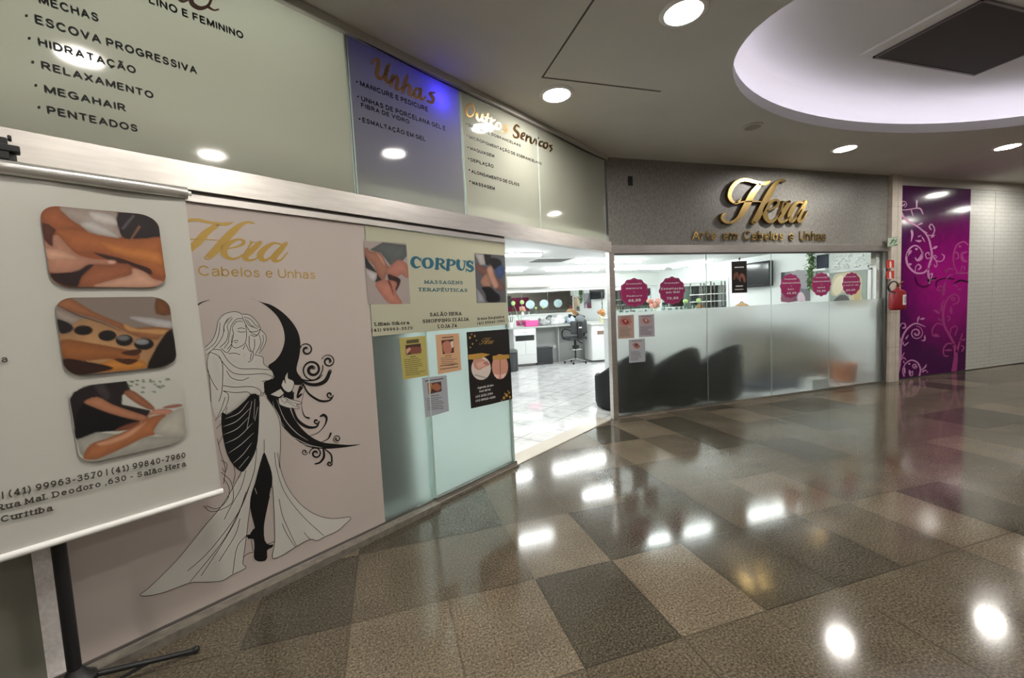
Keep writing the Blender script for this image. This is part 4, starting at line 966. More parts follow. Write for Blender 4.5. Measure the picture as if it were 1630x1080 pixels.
# flyers taped below
FPXm = cpx(630, 520, 7.2)
Fm = lambda k: mapA(630, 520, 7.2, .0012 + .0005 * k)
def flyer(name, label, quad, colr, photo, items, lines, extra=None, lay='flyers taped on the frosted door'):
    b = Fm(0)(*quad[3])
    o = thing(name, label, 'flyer', b, lay)
    m = MB().use(ink(*colr)); m.fill(Fm(0), quad)
    m.build('sheet', o)
    m = MB(); inks(m, lambda k: Fm(1 + .4 * k), [((70, 44, 38), photo, 0)] + items); m.build('printed_photo', o)
    m = MB().use(ink(52, 46, 34))
    for (x0, y0, x1, y1, w) in lines: m.stroke(Fm(1), [(x0, y0), (x1, y1)], w, 1, cap=False)
    m.build('text_lines', o)
    return o
rr = random.Random(3)
def lines_in(x0, y0, x1, dx, dy, n, slope, w=5):
    out = []
    for i in range(n):
        l = rr.uniform(.6, 1.0)
        out.append((x0 + dx * i, y0 + dy * i, x0 + dx * i + (x1 - x0) * l, y0 + dy * i + slope * (x1 - x0) * l, w))
    return out
flyer('price_flyer', 'mustard yellow flyer taped on the frosted door, leftmost of its group', [(38, 135), (350, 105), (388, 560), (85, 612)], (168, 158, 92), [(110, 215), (285, 195), (292, 305), (118, 328)],
      [((120, 72, 60), [(118, 255), (200, 235), (284, 240), (288, 300), (180, 315)], 2), ((196, 150, 130), [(118, 265), (160, 240), (175, 262), (125, 322)], 1), ((88, 76, 52), [(120, 160), (262, 142), (266, 184), (124, 198)], 0)],
      lines_in(95, 385, 335, 2.5, 22, 9, -.13) + [(165, 350, 230, 343, 7)])
flyer('price_flyer', 'peach orange flyer taped on the frosted door, right of the mustard flyer', [(455, 95), (725, 78), (752, 500), (485, 550)], (196, 156, 122), [(522, 160), (662, 145), (668, 300), (540, 318)],
      [((172, 112, 92), [(535, 200), (600, 165), (640, 220), (630, 300), (560, 308)], 3), ((210, 190, 176), [(625, 175), (660, 165), (662, 235), (640, 250)], 1)],
      lines_in(515, 365, 700, 2, 22, 5, -.08) + [(505, 455, 715, 428, 8), (505, 492, 715, 462, 8), (530, 130, 660, 118, 10), (565, 338, 640, 330, 6)])
flyer('price_flyer', 'blue grey flyer taped on the frosted door, lowest of its group', [(300, 592), (582, 560), (610, 970), (340, 1048)], (158, 162, 170), [(358, 655), (520, 632), (526, 742), (375, 780)],
      [((168, 122, 84), [(360, 660), (420, 650), (400, 770), (378, 776)], 1), ((150, 96, 70), [(400, 690), (470, 650), (520, 700), (480, 740), (430, 720)], 3)],
      lines_in(350, 830, 560, 2, 21, 7, -.1) + [(335, 628, 545, 596, 10), (400, 800, 500, 785, 6)])
o = thing('nail_flyer', 'tall black flyer with two oval hand and foot photos on the frosted door', 'flyer', Fm(0)(862, 942))
m = MB().use(ink(26, 23, 22)); m.fill(Fm(0), [(810, 66), (1292, 30), (1318, 480), (1336, 830), (1100, 890), (862, 942), (845, 700)], 0); m.build('sheet', o)
def oval(cx, cy, rx, ry, k=22): return [(cx + rx * math.cos(2 * PI * i / k), cy + ry * math.sin(2 * PI * i / k)) for i in range(k)]
m = MB(); inks(m, lambda k: Fm(1 + .3 * k), [((206, 192, 182), oval(978, 480, 112, 134), 0), ((188, 138, 122), [(890, 380), (960, 360), (1040, 400), (1080, 440), (1010, 470), (960, 500), (900, 470)], 3), ((206, 160, 146), [(930, 420), (1030, 400), (1075, 430), (1000, 460), (950, 480)], 3), ((150, 150, 148), [(905, 545), (1040, 585), (1030, 597), (900, 560)], 0)]
        + [((140, 70, 66), [(1000 + 14 * i, 420 + 8 * i), (1050 + 8 * i, 395 + 14 * i), (1054 + 8 * i, 402 + 14 * i), (1004 + 14 * i, 428 + 8 * i)], 0) for i in range(3)])
m.build('hand_photo', o)
m = MB(); inks(m, lambda k: Fm(1 + .3 * k), [((196, 142, 124), oval(1195, 462, 93, 144), 0), ((150, 96, 84), [(1190, 380), (1200, 380), (1204, 540), (1194, 545)], 0), ((226, 190, 182), oval(1165, 575, 20, 24, 10), 0), ((226, 190, 182), oval(1225, 570, 20, 24, 10), 0), ((222, 186, 176), oval(1140, 560, 12, 16, 10), 0), ((222, 186, 176), oval(1250, 552, 12, 16, 10), 0)])
m.build('foot_photo', o)
m = MB().use(ink(176, 136, 62))
m.fill(Fm(2), [(830, 325), (985, 305), (1080, 320), (1010, 350), (990, 365), (900, 378), (832, 380)], 1); m.fill(Fm(2), [(1110, 340), (1200, 326), (1300, 322), (1302, 365), (1205, 384), (1112, 385)], 1)
for x, y, r in ((850, 130, 12), (880, 200, 9), (905, 110, 10), (925, 160, 7), (855, 240, 8), (870, 90, 8), (1240, 820, 14), (1270, 790, 16), (1300, 760, 10), (1215, 850, 8), (1310, 810, 12), (1285, 740, 6), (1250, 770, 7)): m.fill(Fm(1), oval(x, y, r, r * 1.3, 9))
m.build('gold_bands', o)
af2 = affine(HSRC, [(1095, 128), (1118, 178), (1010, 205)])
m = MB().use(M_GOLDP)
for st in HERA: m.stroke(lambda x, y: Fm(1)(*af2(x, y)), [(a, b, w_ * .75) for a, b, w_ in st], None, 3)
m.build('gold_logo', o)
m = MB().use(M_PAPERW)
for b_, a, b, cc in (('Agende já seu', (938, 718), (1118, 682), (934, 694)), ('horário', (960, 758), (1086, 732), (956, 734)), ('(41) 3232-2194', (916, 820), (1112, 778), (912, 796)), ('(41) 99902-4509', (916, 868), (1140, 820), (912, 844))): textc(m, PA, FPXm, b_, a, b, cc, .02, .0022)
m.build('lettering', o)

# ------------------------------------------------------------------ banner on its stand
bs0 = PBN.st(296, 330)[0]; bsL = bs0 - .92
bt = PBN.st(150, 292)[1]; bb = PBN.st(180, 832)[1]
ban = thing('hanging_banner', 'large white hanging banner with three rounded massage photos, in front of the left shopfront', 'banner', PBN.p3(bsL, bb))
m = MB().use(mat('banner_vinyl', (.49, .485, .44), .22))
ncol, nrow = 14, 12
for side in (0, 1):
    vs = []
    for j in range(nrow + 1):
        for i in range(ncol + 1):
            a = bsL + (bs0 + .024 * (1 - j / nrow) - bsL) * i / ncol; t = bb + (bt - bb) * j / nrow
            off = .004 * math.sin(i * 1.1 + j * .4) * (j / nrow) ** 2 + .003 * math.sin(i * .5) - side * .0015
            vs.append(PBN.p3(a, t, off - .006))
    fs = [(j * (ncol + 1) + i, j * (ncol + 1) + i + 1, (j + 1) * (ncol + 1) + i + 1, (j + 1) * (ncol + 1) + i) for j in range(nrow) for i in range(ncol)]
    m.add(vs, fs if side == 0 else [tuple(reversed(f)) for f in fs])
m.build('sheet', ban, True)
m = MB().use(mat('rail_aluminium', (.62, .61, .58), .25, .7)); m.cyl(PBN.p3(bsL - .01, bt + .012), PBN.p3(bs0 + .008, bt + .012), .025, seg=18); m.build('top_rail', ban, 'auto')
m = MB().use(M_WHITEP); m.cyl(PBN.p3(bsL - .02, bb - .008), PBN.p3(bs0 + .03, bb - .008), .013, seg=18); m.build('bottom_rail', ban, 'auto'); m = MB().use(M_WHITEP); m.cyl(PBN.p3(bs0 + .008, bt + .012), PBN.p3(bs0 + .022, bt + .012), .010, seg=12); m.build('rail_cap', ban, 'auto')
b1 = lambda k: mapP(PBN, 60, 310, 6.27, .003 + .0005 * k)
SK = (178, 108, 70); SKL = (196, 140, 116)
photo('back_massage_photo', ban, [(9, 98), (1195, 208), (1294, 929), (139, 921)], b1(1), [((150, 84, 50), [(190, 115), (800, 175), (1050, 195), (1150, 235), (1205, 310), (1240, 500), (1275, 790), (1270, 850), (1200, 915), (1050, 928), (330, 922), (210, 890), (125, 800), (80, 520), (27, 215), (55, 150), (110, 122)], 0),
             ((176, 160, 150), [(225, 118), (800, 178), (800, 300), (835, 380), (820, 432), (700, 420), (520, 385), (430, 310), (300, 230)], 2), ((205, 196, 190), [(520, 170), (740, 210), (800, 300), (700, 300), (560, 260)], 3), ((196, 188, 184), [(420, 290), (560, 260), (760, 380), (800, 430), (600, 392), (500, 350)], 2),
             ((40, 30, 34), [(800, 176), (1050, 196), (1150, 236), (1205, 312), (1222, 420), (1000, 440), (860, 435), (805, 330)], 2), ((92, 84, 92), [(950, 200), (975, 210), (860, 350), (830, 340)], 1), ((170, 120, 90), [(1010, 310), (1025, 320), (890, 520), (880, 520)], 1),
             ((166, 96, 58), [(95, 150), (200, 135), (330, 250), (480, 360), (380, 340), (180, 350), (60, 260), (45, 200)], 3), ((88, 46, 34), [(45, 280), (180, 350), (150, 420), (160, 520), (70, 460)], 2),
             ((182, 108, 62), [(200, 350), (480, 370), (700, 430), (1000, 450), (1225, 430), (1250, 600), (1270, 800), (1130, 780), (900, 660), (600, 570), (380, 560), (250, 430)], 3), ((200, 124, 66), [(620, 470), (900, 520), (1200, 560), (1240, 700), (1050, 660), (760, 580)], 4),
             ((60, 30, 26), [(560, 580), (800, 630), (980, 690), (1120, 740), (1130, 800), (960, 720), (800, 680), (700, 650)], 4), ((160, 96, 66), [(430, 800), (560, 700), (800, 690), (920, 700), (930, 800), (640, 915), (420, 915)], 3), ((46, 26, 26), [(120, 790), (330, 775), (480, 700), (560, 700), (440, 820), (400, 920), (330, 921), (210, 888)], 3),
             (SKL, [(62, 460), (110, 500), (150, 510), (150, 420), (180, 402), (215, 415), (300, 510), (400, 600), (560, 640), (760, 655), (785, 675), (740, 700), (520, 695), (420, 750), (300, 775), (120, 770), (95, 640)], 3), ((222, 172, 150), [(700, 655), (770, 662), (770, 688), (705, 690)], 2), ((216, 166, 140), [(80, 540), (250, 560), (400, 640), (260, 650), (100, 640)], 4),
             ((214, 164, 138), [(560, 920), (750, 850), (930, 800), (940, 740), (1000, 745), (1080, 780), (1150, 840), (1255, 870), (1200, 915), (1050, 927)], 3)], .34, gain=.72, seed=1)
b2 = lambda k: mapP(PBN, 60, 460, 6.27, .003 + .0005 * k)
photo('hot_stone_photo', ban, [(160, 90), (1306, 77), (1400, 770), (275, 876)], b2(1), [((140, 126, 116), [(330, 88), (1160, 78), (1260, 110), (1320, 180), (1350, 420), (1385, 660), (1340, 740), (1230, 785), (420, 862), (310, 830), (255, 740), (175, 190), (220, 120)], 0), ((164, 150, 140), [(180, 200), (420, 300), (340, 350), (200, 300)], 2), ((120, 76, 46), [(1180, 100), (1260, 112), (1315, 180), (1330, 260), (1180, 250)], 2), ((186, 182, 180), [(930, 300), (980, 275), (1330, 320), (1340, 390), (1200, 385)], 2),
             ((190, 146, 104), [(360, 345), (500, 300), (760, 380), (1000, 470), (1200, 480), (1300, 440), (1150, 660), (1090, 790), (500, 840), (250, 560), (215, 460), (330, 440)], 3), ((160, 100, 58), [(240, 510), (520, 540), (800, 590), (1010, 640), (1000, 720), (940, 740), (700, 700), (480, 720), (250, 690)], 3), ((200, 132, 62), [(480, 820), (760, 700), (1000, 700), (1090, 780), (800, 820)], 3), ((54, 30, 24), [(250, 700), (480, 725), (760, 790), (560, 845), (420, 862), (310, 830)], 3),
             ((158, 104, 70), [(185, 165), (225, 118), (330, 95), (560, 230), (800, 330), (960, 390), (1150, 380), (1330, 400), (1325, 440), (1230, 470), (1190, 510), (1000, 480), (860, 420), (640, 320), (400, 250)], 3), ((200, 150, 96), [(860, 350), (1000, 400), (1200, 400), (1330, 420), (1240, 460), (1060, 440), (900, 420)], 3), ((80, 46, 30), [(190, 165), (420, 265), (640, 335), (840, 430), (640, 345), (400, 270)], 2),
             ((34, 28, 28), [(190, 310), (260, 320), (330, 355), (355, 400), (300, 440), (225, 440)], 3), ((30, 24, 25), oval(455, 415, 95, 50), 0), ((30, 26, 27), oval(695, 468, 92, 55), 0), ((26, 24, 26), oval(865, 515, 88, 58), 0), ((24, 24, 26), oval(1060, 552, 100, 60), 0), ((116, 116, 118), oval(855, 492, 62, 28), 0), ((140, 142, 146), oval(1040, 530, 70, 30), 0),
             ((70, 40, 28), [(830, 640), (1000, 600), (1040, 630), (960, 670)], 3), ((74, 42, 28), [(760, 700), (960, 700), (1000, 720), (900, 760)], 3), ((26, 22, 20), [(1340, 400), (1385, 660), (1340, 740), (1230, 785), (1090, 798), (1150, 650), (1230, 510)], 2)], .34, gain=.72, seed=2)
b3 = lambda k: mapP(PBN, 80, 590, 6.27, .003 + .0005 * k)
leaves = []
r5 = random.Random(5)
for i in range(26):
    x = r5.uniform(780, 1190); y = r5.uniform(75, 150) - (x - 770) * .1 + (90 if i % 4 == 0 else 0) + 20
    leaves.append(((88, 110, 82), [(x + r5.uniform(8, 26) * math.cos(a * 1.05), y + r5.uniform(4, 11) * math.sin(a * 1.05)) for a in range(6)], 0))
photo('leg_massage_photo', ban, [(170, 166), (1284, 52), (1376, 702), (297, 945)], b3(1), [((196, 196, 186), [(420, 140), (760, 100), (1180, 62), (1260, 90), (1300, 170), (1330, 400), (1362, 620), (1330, 690), (1230, 735), (460, 908), (370, 895), (300, 830), (255, 690), (190, 290), (230, 220), (310, 170)], 0), ((172, 170, 160), [(262, 695), (450, 620), (1000, 660), (1345, 660), (1330, 690), (1230, 735), (460, 908), (370, 895), (300, 830)], 1),
             ((40, 34, 36), [(330, 165), (420, 140), (760, 102), (800, 190), (720, 250), (715, 340), (1000, 400), (980, 470), (800, 560), (700, 600), (450, 620), (262, 692), (225, 480), (190, 290), (230, 220)], 1), ((64, 56, 60), [(440, 150), (540, 140), (600, 250), (560, 300), (480, 230)], 2), ((18, 17, 20), [(330, 330), (600, 440), (900, 500), (800, 560), (700, 600), (450, 620), (262, 692), (240, 560)], 2),
             ((150, 98, 72), [(735, 230), (800, 195), (900, 250), (1040, 370), (1000, 395), (860, 330)], 3), ((178, 122, 92), [(335, 315), (470, 265), (620, 340), (820, 410), (960, 460), (930, 505), (780, 480), (600, 430), (440, 370)], 3), ((120, 70, 52), [(640, 600), (760, 540), (900, 510), (830, 570), (740, 600)], 2),
             ((170, 108, 72), [(350, 890), (330, 850), (400, 740), (560, 680), (760, 600), (960, 480), (1100, 440), (1160, 450), (1060, 560), (1050, 640), (940, 670), (760, 760), (560, 850), (460, 888)], 3), ((206, 150, 116), [(460, 730), (700, 650), (900, 540), (960, 520), (800, 660), (560, 750)], 4), ((190, 134, 112), [(960, 470), (1020, 400), (1120, 385), (1220, 400), (1180, 440), (1040, 440)], 3), ((150, 96, 84), [(1120, 380), (1160, 355), (1280, 335), (1325, 352), (1240, 375)], 2),
             ((186, 182, 170), [(1050, 640), (1070, 540), (1160, 450), (1330, 370), (1350, 540), (1345, 660)], 3)] + leaves, .34, gain=.8, seed=3)
m = MB().use(M_INKB)
for b_, a, b, cc in (('| (41) 99963-3570 | (41) 99840-7960', (3.5, 794.5), (295.5, 729), (3.5, 783)), ('Rua Mal. Deodoro ,630 - Salão Hera', (-8, 815.5), (297.5, 742), (-8, 805)), ('Curitiba', (1.5, 832.5), (86, 813), (1.5, 822))):
    m.text(PBN, b_, a, b, cc, .030, .003, 0, True)
m.text(PBN, 'a', (3, 577.5), (13, 576.5), (3, 567.0), .02, .003)
m.build('lettering', ban)

# stand behind the banner
PST = Plane(K + NA * .20, DA, Z, NA)
fs_, ft_ = PST.st(128, 1045); ts_, tt_ = PST.st(12, 240)
ps = (fs_ + ts_) / 2 - .01
stand = thing('banner_stand', 'black tripod banner stand with a straight pole against the left shopfront', 'stand', PST.p3(ps, 0))
m = MB().use(M_BLACK); m.cyl(PST.p3(ps, .09), PST.p3(ps, tt_), .021, seg=16); m.build('pole', stand, 'auto')
m = MB().use(M_BLACK); m.lathe(PST.p3(ps, .07), [(.03, 0), (.055, .005), (.06, .02), (.06, .045), (.045, .055), (.03, .075), (.022, .09)], 20); m.build('hub', stand, 'auto')
m = MB().use(M_BLACK); cc = PST.p3(ps, tt_)
m.frame(cc - DA * .035 - Z * .012, DA * .065, NA * .04, Z * .024); m.frame(cc - DA * .022 - Z * .04, DA * .026, NA * .036, Z * .075); m.frame(cc - DA * .03 + NA * .01 + Z * .028, DA * .010, NA * .025, Z * .018); m.frame(cc + DA * .004 + NA * .01 + Z * .028, DA * .010, NA * .025, Z * .018); m.build('top_clamp', stand, bevel=.004)
for dx in ((1, .12), (-.55, .85), (-.7, -.12)):
    d = (DA * dx[0] + NA * dx[1]).normalized()
    m = MB().use(M_BLACK); b0 = PST.p3(ps, .105) + d * .045
    e0 = PST.p3(ps, .012) + d * .36
    m.cyl(b0, e0, .011, seg=10); m.cyl(PST.p3(ps, .03) + d * .02, b0 + (e0 - b0) * .55, .007, seg=8)
    lg = m.build('leg', stand, 'auto')
    m = MB().use(M_BLACK); m.blob(e0 + Z * .004, .016, 2); fo = m.build('foot', stand, True); fo.parent = lg; fo.matrix_parent_inverse = Matrix.Identity(4)
# ------------------------------------------------------------------ golden sign on the fascia
fp = lambda x, y: PB.st(1090 + x / 6.79, 270 + y / 6.79)
afs = affine(HSRC, [fp(1040, 130), fp(1285, 460), fp(715, 590)])
sg = thing('script_sign', 'raised golden script lettering on the textured grey wall over the right shopfront', 'sign', PB.p3(*fp(800, 590)))
front = lambda x, y: PB.p3(*afs(x, y), .055)
back = lambda x, y: PB.p3(*afs(x, y), .004)
names = ['swash', 'stem', 'crossbar', 'stem', 'letter', 'letter', 'letter', 'letter', 'letter']
groups = [('letter_capital', HERA[0:4]), ('letter_vowel', HERA[4:5]), ('letter_consonant', HERA[5:8]), ('letter_vowel', HERA[8:10])]
for nm, sts in groups:
    m = MB().use(M_GOLD)
    for st in sts: m.stroke3(front, back, st, None, 6, M_GOLDS)
    m.build(nm, sg)
m = MB().use(M_GOLD)
tg = thing('tagline_sign', 'small raised gold letters in one line under the golden script on the fascia', 'sign', PB.px(1210, 382))
for wd_, xa_, xb_ in (('Arte', 1102, 1141), ('em', 1151, 1175), ('Cabelos', 1184, 1247), ('e', 1256, 1263.5), ('Unhas', 1273, 1315)):
    m = MB().use(M_GOLD); ya_ = 381.8 + (xa_ - 1102) * .008; m.text(PB, wd_, (xa_, ya_), (xb_, 381.8 + (xb_ - 1102) * .008), (xa_, ya_ - 15.5), .014, .022, .012); m.build('word', tg)
# hole in the fascia, drawn as a flat black patch
q = PB.st(1003.5, 288)
m = MB().use(M_BLACK); m.panel(PB, q[0] - .035, q[0] + .03, q[1] - .06, q[1] + .055, -.004, .003)
tag(m.build('black_hole_patch'), 'tiny black patch drawn for a hole at the left end of the textured sign wall', 'hole patch')

# ------------------------------------------------------------------ stickers on the right shopfront
M_BURG = mat('burgundy_vinyl', lin((158, 46, 100)), .4)
M_BURGL = mat('burgundy_line', lin((196, 120, 160)), .4)
M_STW = mat('sticker_white', (.80, .78, .78), .45)
M_STB = mat('sticker_back', (.66, .78, .84), .5)
kA = cpx(970, 400, 5.4); kB = cpx(1190, 390, 6.75)
STK = [((1010, 466), .215, .185, kA, [('Promoção', 212, 287, 132, 12), ('Manicure', 212, 327, 138, 14), ('+', 213, 352, 10, 8), ('Pedicure', 215, 393, 132, 14), ('66,00', 217, 436, 108, 24)], 'round burgundy price sticker on the glass nearest the corner post, offering 66,00'),
       ((1070, 463), .205, .185, kA, [('Promoção', 536, 281, 124, 13), ('Esmaltação', 540, 332, 192, 19), ('em Gel', 545, 363, 118, 19), ('79,90', 543, 418, 102, 24)], 'round burgundy price sticker second from the corner post, reading em Gel'),
       ((1258.5, 455.5), .200, .178, kB, [('Promoção', 462, 376, 126, 15), ('Sobrancelhas', 467, 418, 188, 16), ('-', 470, 443, 12, 5), ('Buço', 465, 485, 66, 16), ('49,90', 472, 532, 104, 24)], 'round burgundy price sticker right of the wall television, offering 49,90'),
       ((1307.5, 453), .198, .178, kB, [('Promoção', 797, 358, 120, 14), ('Sobrancelhas', 795, 401, 176, 16), ('-', 797, 427, 12, 5), ('Henna', 792, 466, 82, 16), ('79,90', 790, 510, 98, 24)], 'round burgundy price sticker second from the right shopfront edge'),
       ((1355.5, 452), .195, .176, kB, [('Promoção', 1112, 350, 108, 13), ('Cauterização', 1112, 408, 190, 17), ('a partir de', 1112, 441, 158, 15), ('89,90', 1108, 498, 98, 22)], 'round burgundy price sticker nearest the right shopfront edge, offering 89,90')]
for (c, rx, rz, kk, lines, lb) in STK:
    cs, ct = PB.st(*c, .003)
    o = thing('price_sticker', lb, 'sticker', PB.p3(cs, ct, .003), 'burgundy price stickers on the shop glass')
    def scal(r0, amp, off, nn=12, k=120):
        return [PB.p3(cs + rx * (r0 + amp * math.cos(nn * a)) * math.sin(a), ct + rz * (r0 + amp * math.cos(nn * a)) * math.cos(a), off) for a in (2 * PI * i / k for i in range(k))]
    m = MB().use(M_STB); m.poly(scal(.965, .035, .0012)); m.use(M_BURG); m.poly(scal(.965, .035, .003))
    p0, p1 = scal(.965, .035, .003), scal(.965, .035, .0012)
    m.add(p0 + p1, [(i, (i + 1) % 120, 120 + (i + 1) % 120, 120 + i) for i in range(120)])
    m.build('disc', o)
    m = MB().use(M_BURGL)
    a0, a1_ = scal(.90, .033, .0036), scal(.885, .033, .0036)
    m.add(a0 + a1_, [(i, (i + 1) % 120, 120 + (i + 1) % 120, 120 + i) for i in range(120)]); m.build('border_line', o)
    m = MB().use(M_STW)
    for (b_, x, y, w_, h_) in lines:
        if b_ in '+-': m.stroke(lambda X, Y: PB.px(*kk(X, Y), .004), [(x - w_ / 2, y), (x + w_ / 2, y)], 4, 1, cap=False); continue
        m.text(PB, b_, kk(x - w_ / 2, y + 2), kk(x + w_ / 2, y - 4), kk(x - w_ / 2, y + 2 - h_), .045, .004)
    m.build('lettering', o)

# small flyers under the stickers
def wall_flyer(label, quad, colr, photo, seed):
    mp_ = lambda k: (lambda x, y: PB.px(970 + x / 5.4, 400 + y / 5.4, .0015 + .0006 * k))
    o = thing('service_flyer', label, 'flyer', mp_(0)(*quad[3]), 'flyers on the frosted right shopfront')
    m = MB().use(ink(*colr)); m.fill(mp_(0), quad); m.build('sheet', o)
    x0, y0 = quad[0]; x1 = quad[1][0]; y1 = quad[3][1]; w_ = x1 - x0; h_ = y1 - y0
    m = MB(); inks(m, lambda k: mp_(1 + .3 * k), [(photo[0], [(x0 + w_ * .15, y0 + h_ * .12), (x0 + w_ * .8, y0 + h_ * .10), (x0 + w_ * .78, y0 + h_ * .4), (x0 + w_ * .2, y0 + h_ * .42)], 2), (photo[1], [(x0 + w_ * .25, y0 + h_ * .2), (x0 + w_ * .5, y0 + h_ * .14), (x0 + w_ * .72, y0 + h_ * .3), (x0 + w_ * .45, y0 + h_ * .38)], 3), (photo[2], [(x0 + w_ * .4, y0 + h_ * .18), (x0 + w_ * .55, y0 + h_ * .2), (x0 + w_ * .5, y0 + h_ * .3)], 2)])
    m.build('printed_photo', o)
    r_ = random.Random(seed); m = MB().use(ink(96, 84, 78))
    m.stroke(mp_(1), [(x0 + w_ * .18, y0 + h_ * .06), (x0 + w_ * .84, y0 + h_ * .05)], 5, 1, cap=False)
    for i in range(7):
        y = y0 + h_ * (.52 + .06 * i); m.stroke(mp_(1), [(x0 + w_ * .12, y), (x0 + w_ * r_.uniform(.6, .9), y - 2)], 3.5, 1, cap=False)
    m.build('text_lines', o)
wall_flyer('beige flyer with a red photo on the frosted glass beside the corner post', [(72, 556), (210, 547), (214, 748), (75, 754)], (178, 152, 142), ((176, 120, 112), (140, 50, 52), (206, 150, 140)), 1)
wall_flyer('mauve grey flyer right of the beige flyer on the frosted glass', [(250, 552), (384, 542), (389, 733), (255, 740)], (172, 164, 174), ((178, 150, 152), (150, 104, 100), (206, 180, 174)), 2)
wall_flyer('pale blue grey flyer, lowest on the frosted glass, before a dark armchair', [(166, 762), (304, 752), (311, 950), (170, 962)], (168, 174, 182), ((180, 170, 172), (160, 104, 98), (60, 60, 66)), 3)

# black hanging sign with a suction hook
mp_ = lambda k: (lambda x, y: PB.px(970 + x / 5.4, 400 + y / 5.4, .004 + .0006 * k))
o = thing('hanging_sign', 'narrow black hanging sign with brown hands picture inside the right shop glass', 'sign', mp_(0)(1115, 358))
m = MB().use(ink(24, 18, 18)); m.prism([mp_(0)(*p) for p in ((1050, 90), (1180, 84), (1184, 356), (1054, 362))], Vector((0, .003, 0))); m.build('board', o)
m = MB(); inks(m, lambda k: mp_(1 + .3 * k), [((120, 74, 60), [(1066, 240), (1072, 195), (1098, 180), (1112, 205), (1104, 245), (1090, 215), (1078, 245)], 3), ((140, 90, 72), [(1112, 240), (1128, 195), (1156, 200), (1172, 250), (1158, 272), (1146, 235), (1130, 225), (1128, 268)], 3)]); m.build('hands_picture', o)
m = MB().use(M_STW)
for p_, w_ in (([(1076, 140), (1156, 137)], 9), ([(1086, 302), (1148, 299)], 9), ([(1078, 331), (1152, 328)], 6)): m.stroke(mp_(1), p_, w_, 1, cap=False)
m.build('text_bars', o)
m = MB().use(M_BLACK); c = mp_(0)(1119, 66); m.cyl(c, c + Vector((0, .012, 0)), .018, .012, 12); m.cyl(c + Vector((0, .004, -.012)), c + Vector((0, .004, -.05)), .004, seg=8); m.build('suction_hook', o, 'auto')

# ------------------------------------------------------------------ pilaster: signs and extinguisher
PP = Plane((0, YB - .06, 0), (1, 0, 0), Z, (0, -1, 0))
kE = cpx(1380, 360, 7.71)
def ppx(x, y, off=0): return PP.st(*kE(x, y), off)
for lb, y0, y1, bar in (('upper red fire sign on the beige pilaster', 420, 522, [(278, 440), (298, 438), (302, 505), (280, 508)]), ('lower red fire sign on the pilaster, just above the extinguisher', 552, 652, [(274, 566), (296, 566), (300, 640), (276, 644)])):
    (a, t1), (b, _) = ppx(243, y0, .003), ppx(333, y0, .003); t0 = ppx(243, y1, .003)[1]
    b = min(b, 7.815)
    o = thing('fire_sign', lb, 'sign', PP.p3(a, t0, .003), 'red fire signs on the pilaster')
    m = MB().use(M_REDS); m.panel(PP, a, b, t0, t1, .0005, .004); m.build('plate', o)
    m = MB().use(M_STW); m.fill(lambda x, y: PP.px(*kE(x, y), .0046), bar, 2); m.stroke(lambda x, y: PP.px(*kE(x, y), .0046), [(252, y1 - 6), (322, y1 - 8)], 5, 1, cap=False); m.build('pictogram', o)
o = thing('exit_route_sign', 'small pale green emergency route sign high on the beige pilaster', 'sign', PP.px(1421, 393))
m = MB().use(mat('pale_green_sign', lin((176, 190, 172)), .4)); q = [kE(*p) for p in ((258, 138), (384, 132), (384, 238), (256, 258))]; m.prism([PP.px(*p, .006) for p in q], Vector((0, .005, 0))); m.build('plate', o)
m = MB().use(mat('sign_green', lin((70, 112, 78)), .4))
gm = lambda x, y: PP.px(*kE(x, y), .0066)
for st in ([(285, 225, 14), (310, 190, 18), (330, 165, 16)], [(300, 175, 10), (335, 178, 12), (360, 190, 10)], [(325, 215, 10), (350, 200, 12), (368, 160, 10)], [(270, 145, 8), (300, 140, 10)], [(330, 235, 8), (372, 226, 10)], [(262, 248, 5), (380, 234, 5)], [(262, 142, 5), (380, 136, 5)]): m.stroke(gm, st, None, 3)
m.build('pictogram', o)
# extinguisher
ex = PP.px(1428, 494, .13); exx, exz = ex.x, ex.z
ztop = PP.px(1428, 462, .13).z
o = thing('fire_extinguisher', 'red fire extinguisher with white label hanging on the beige pilaster beside the purple panel', 'fire extinguisher', (exx, YB - .19, exz))
c = Vector((exx, YB - .19, exz)); hh = ztop - exz
m = MB().use(M_RED); m.lathe(c, [(.02, 0), (.085, .004), (.098, .02), (.10, .05), (.10, hh - .05), (.092, hh - .02), (.06, hh), (.03, hh + .012), (.026, hh + .03)], 28); m.build('body', o, 'auto')
m = MB().use(mat('brass_valve', (.30, .08, .05), .35, .6)); m.cyl(c + Z * (hh + .025), c + Z * (hh + .075), .022, seg=12); m.frame(c + Vector((-.015, -.02, hh + .07)), Vector((.12, 0, .05)), Vector((0, .03, 0)), Vector((0, 0, .012))); m.frame(c + Vector((-.015, -.02, hh + .055)), Vector((.10, 0, .0)), Vector((0, .03, 0)), Vector((0, 0, .01))); m.build('valve', o)
m = MB().use(M_BLACK)
hb = c + Vector((-.03, -.01, hh + .06))
hose = [hb + Vector((.02, 0, .0)), hb + Vector((-.04, -.02, .055)), hb + Vector((-.13, -.02, .07)), hb + Vector((-.20, -.01, .01)), hb + Vector((-.17, .0, -.06)), hb + Vector((-.08, -.01, -.09)), hb + Vector((-.0, -.03, -.09))]
m.tube([tuple(v) for v in hose], .0105, 10, 6); m.build('hose', o, True)
m = MB().use(M_STW)
k = 8; vs = []
for i in range(k + 1):
    a = -PI / 2 + (-.85 + 1.75 * i / k) * .75 + .25
    for z in (hh * .26, hh * .76): vs.append(c + Vector((math.cos(a) * .1012, math.sin(a) * .1012, z)))
m.add(vs, [(2 * i, 2 * i + 2, 2 * i + 3, 2 * i + 1) for i in range(k)])
m.use(ink(60, 62, 70))
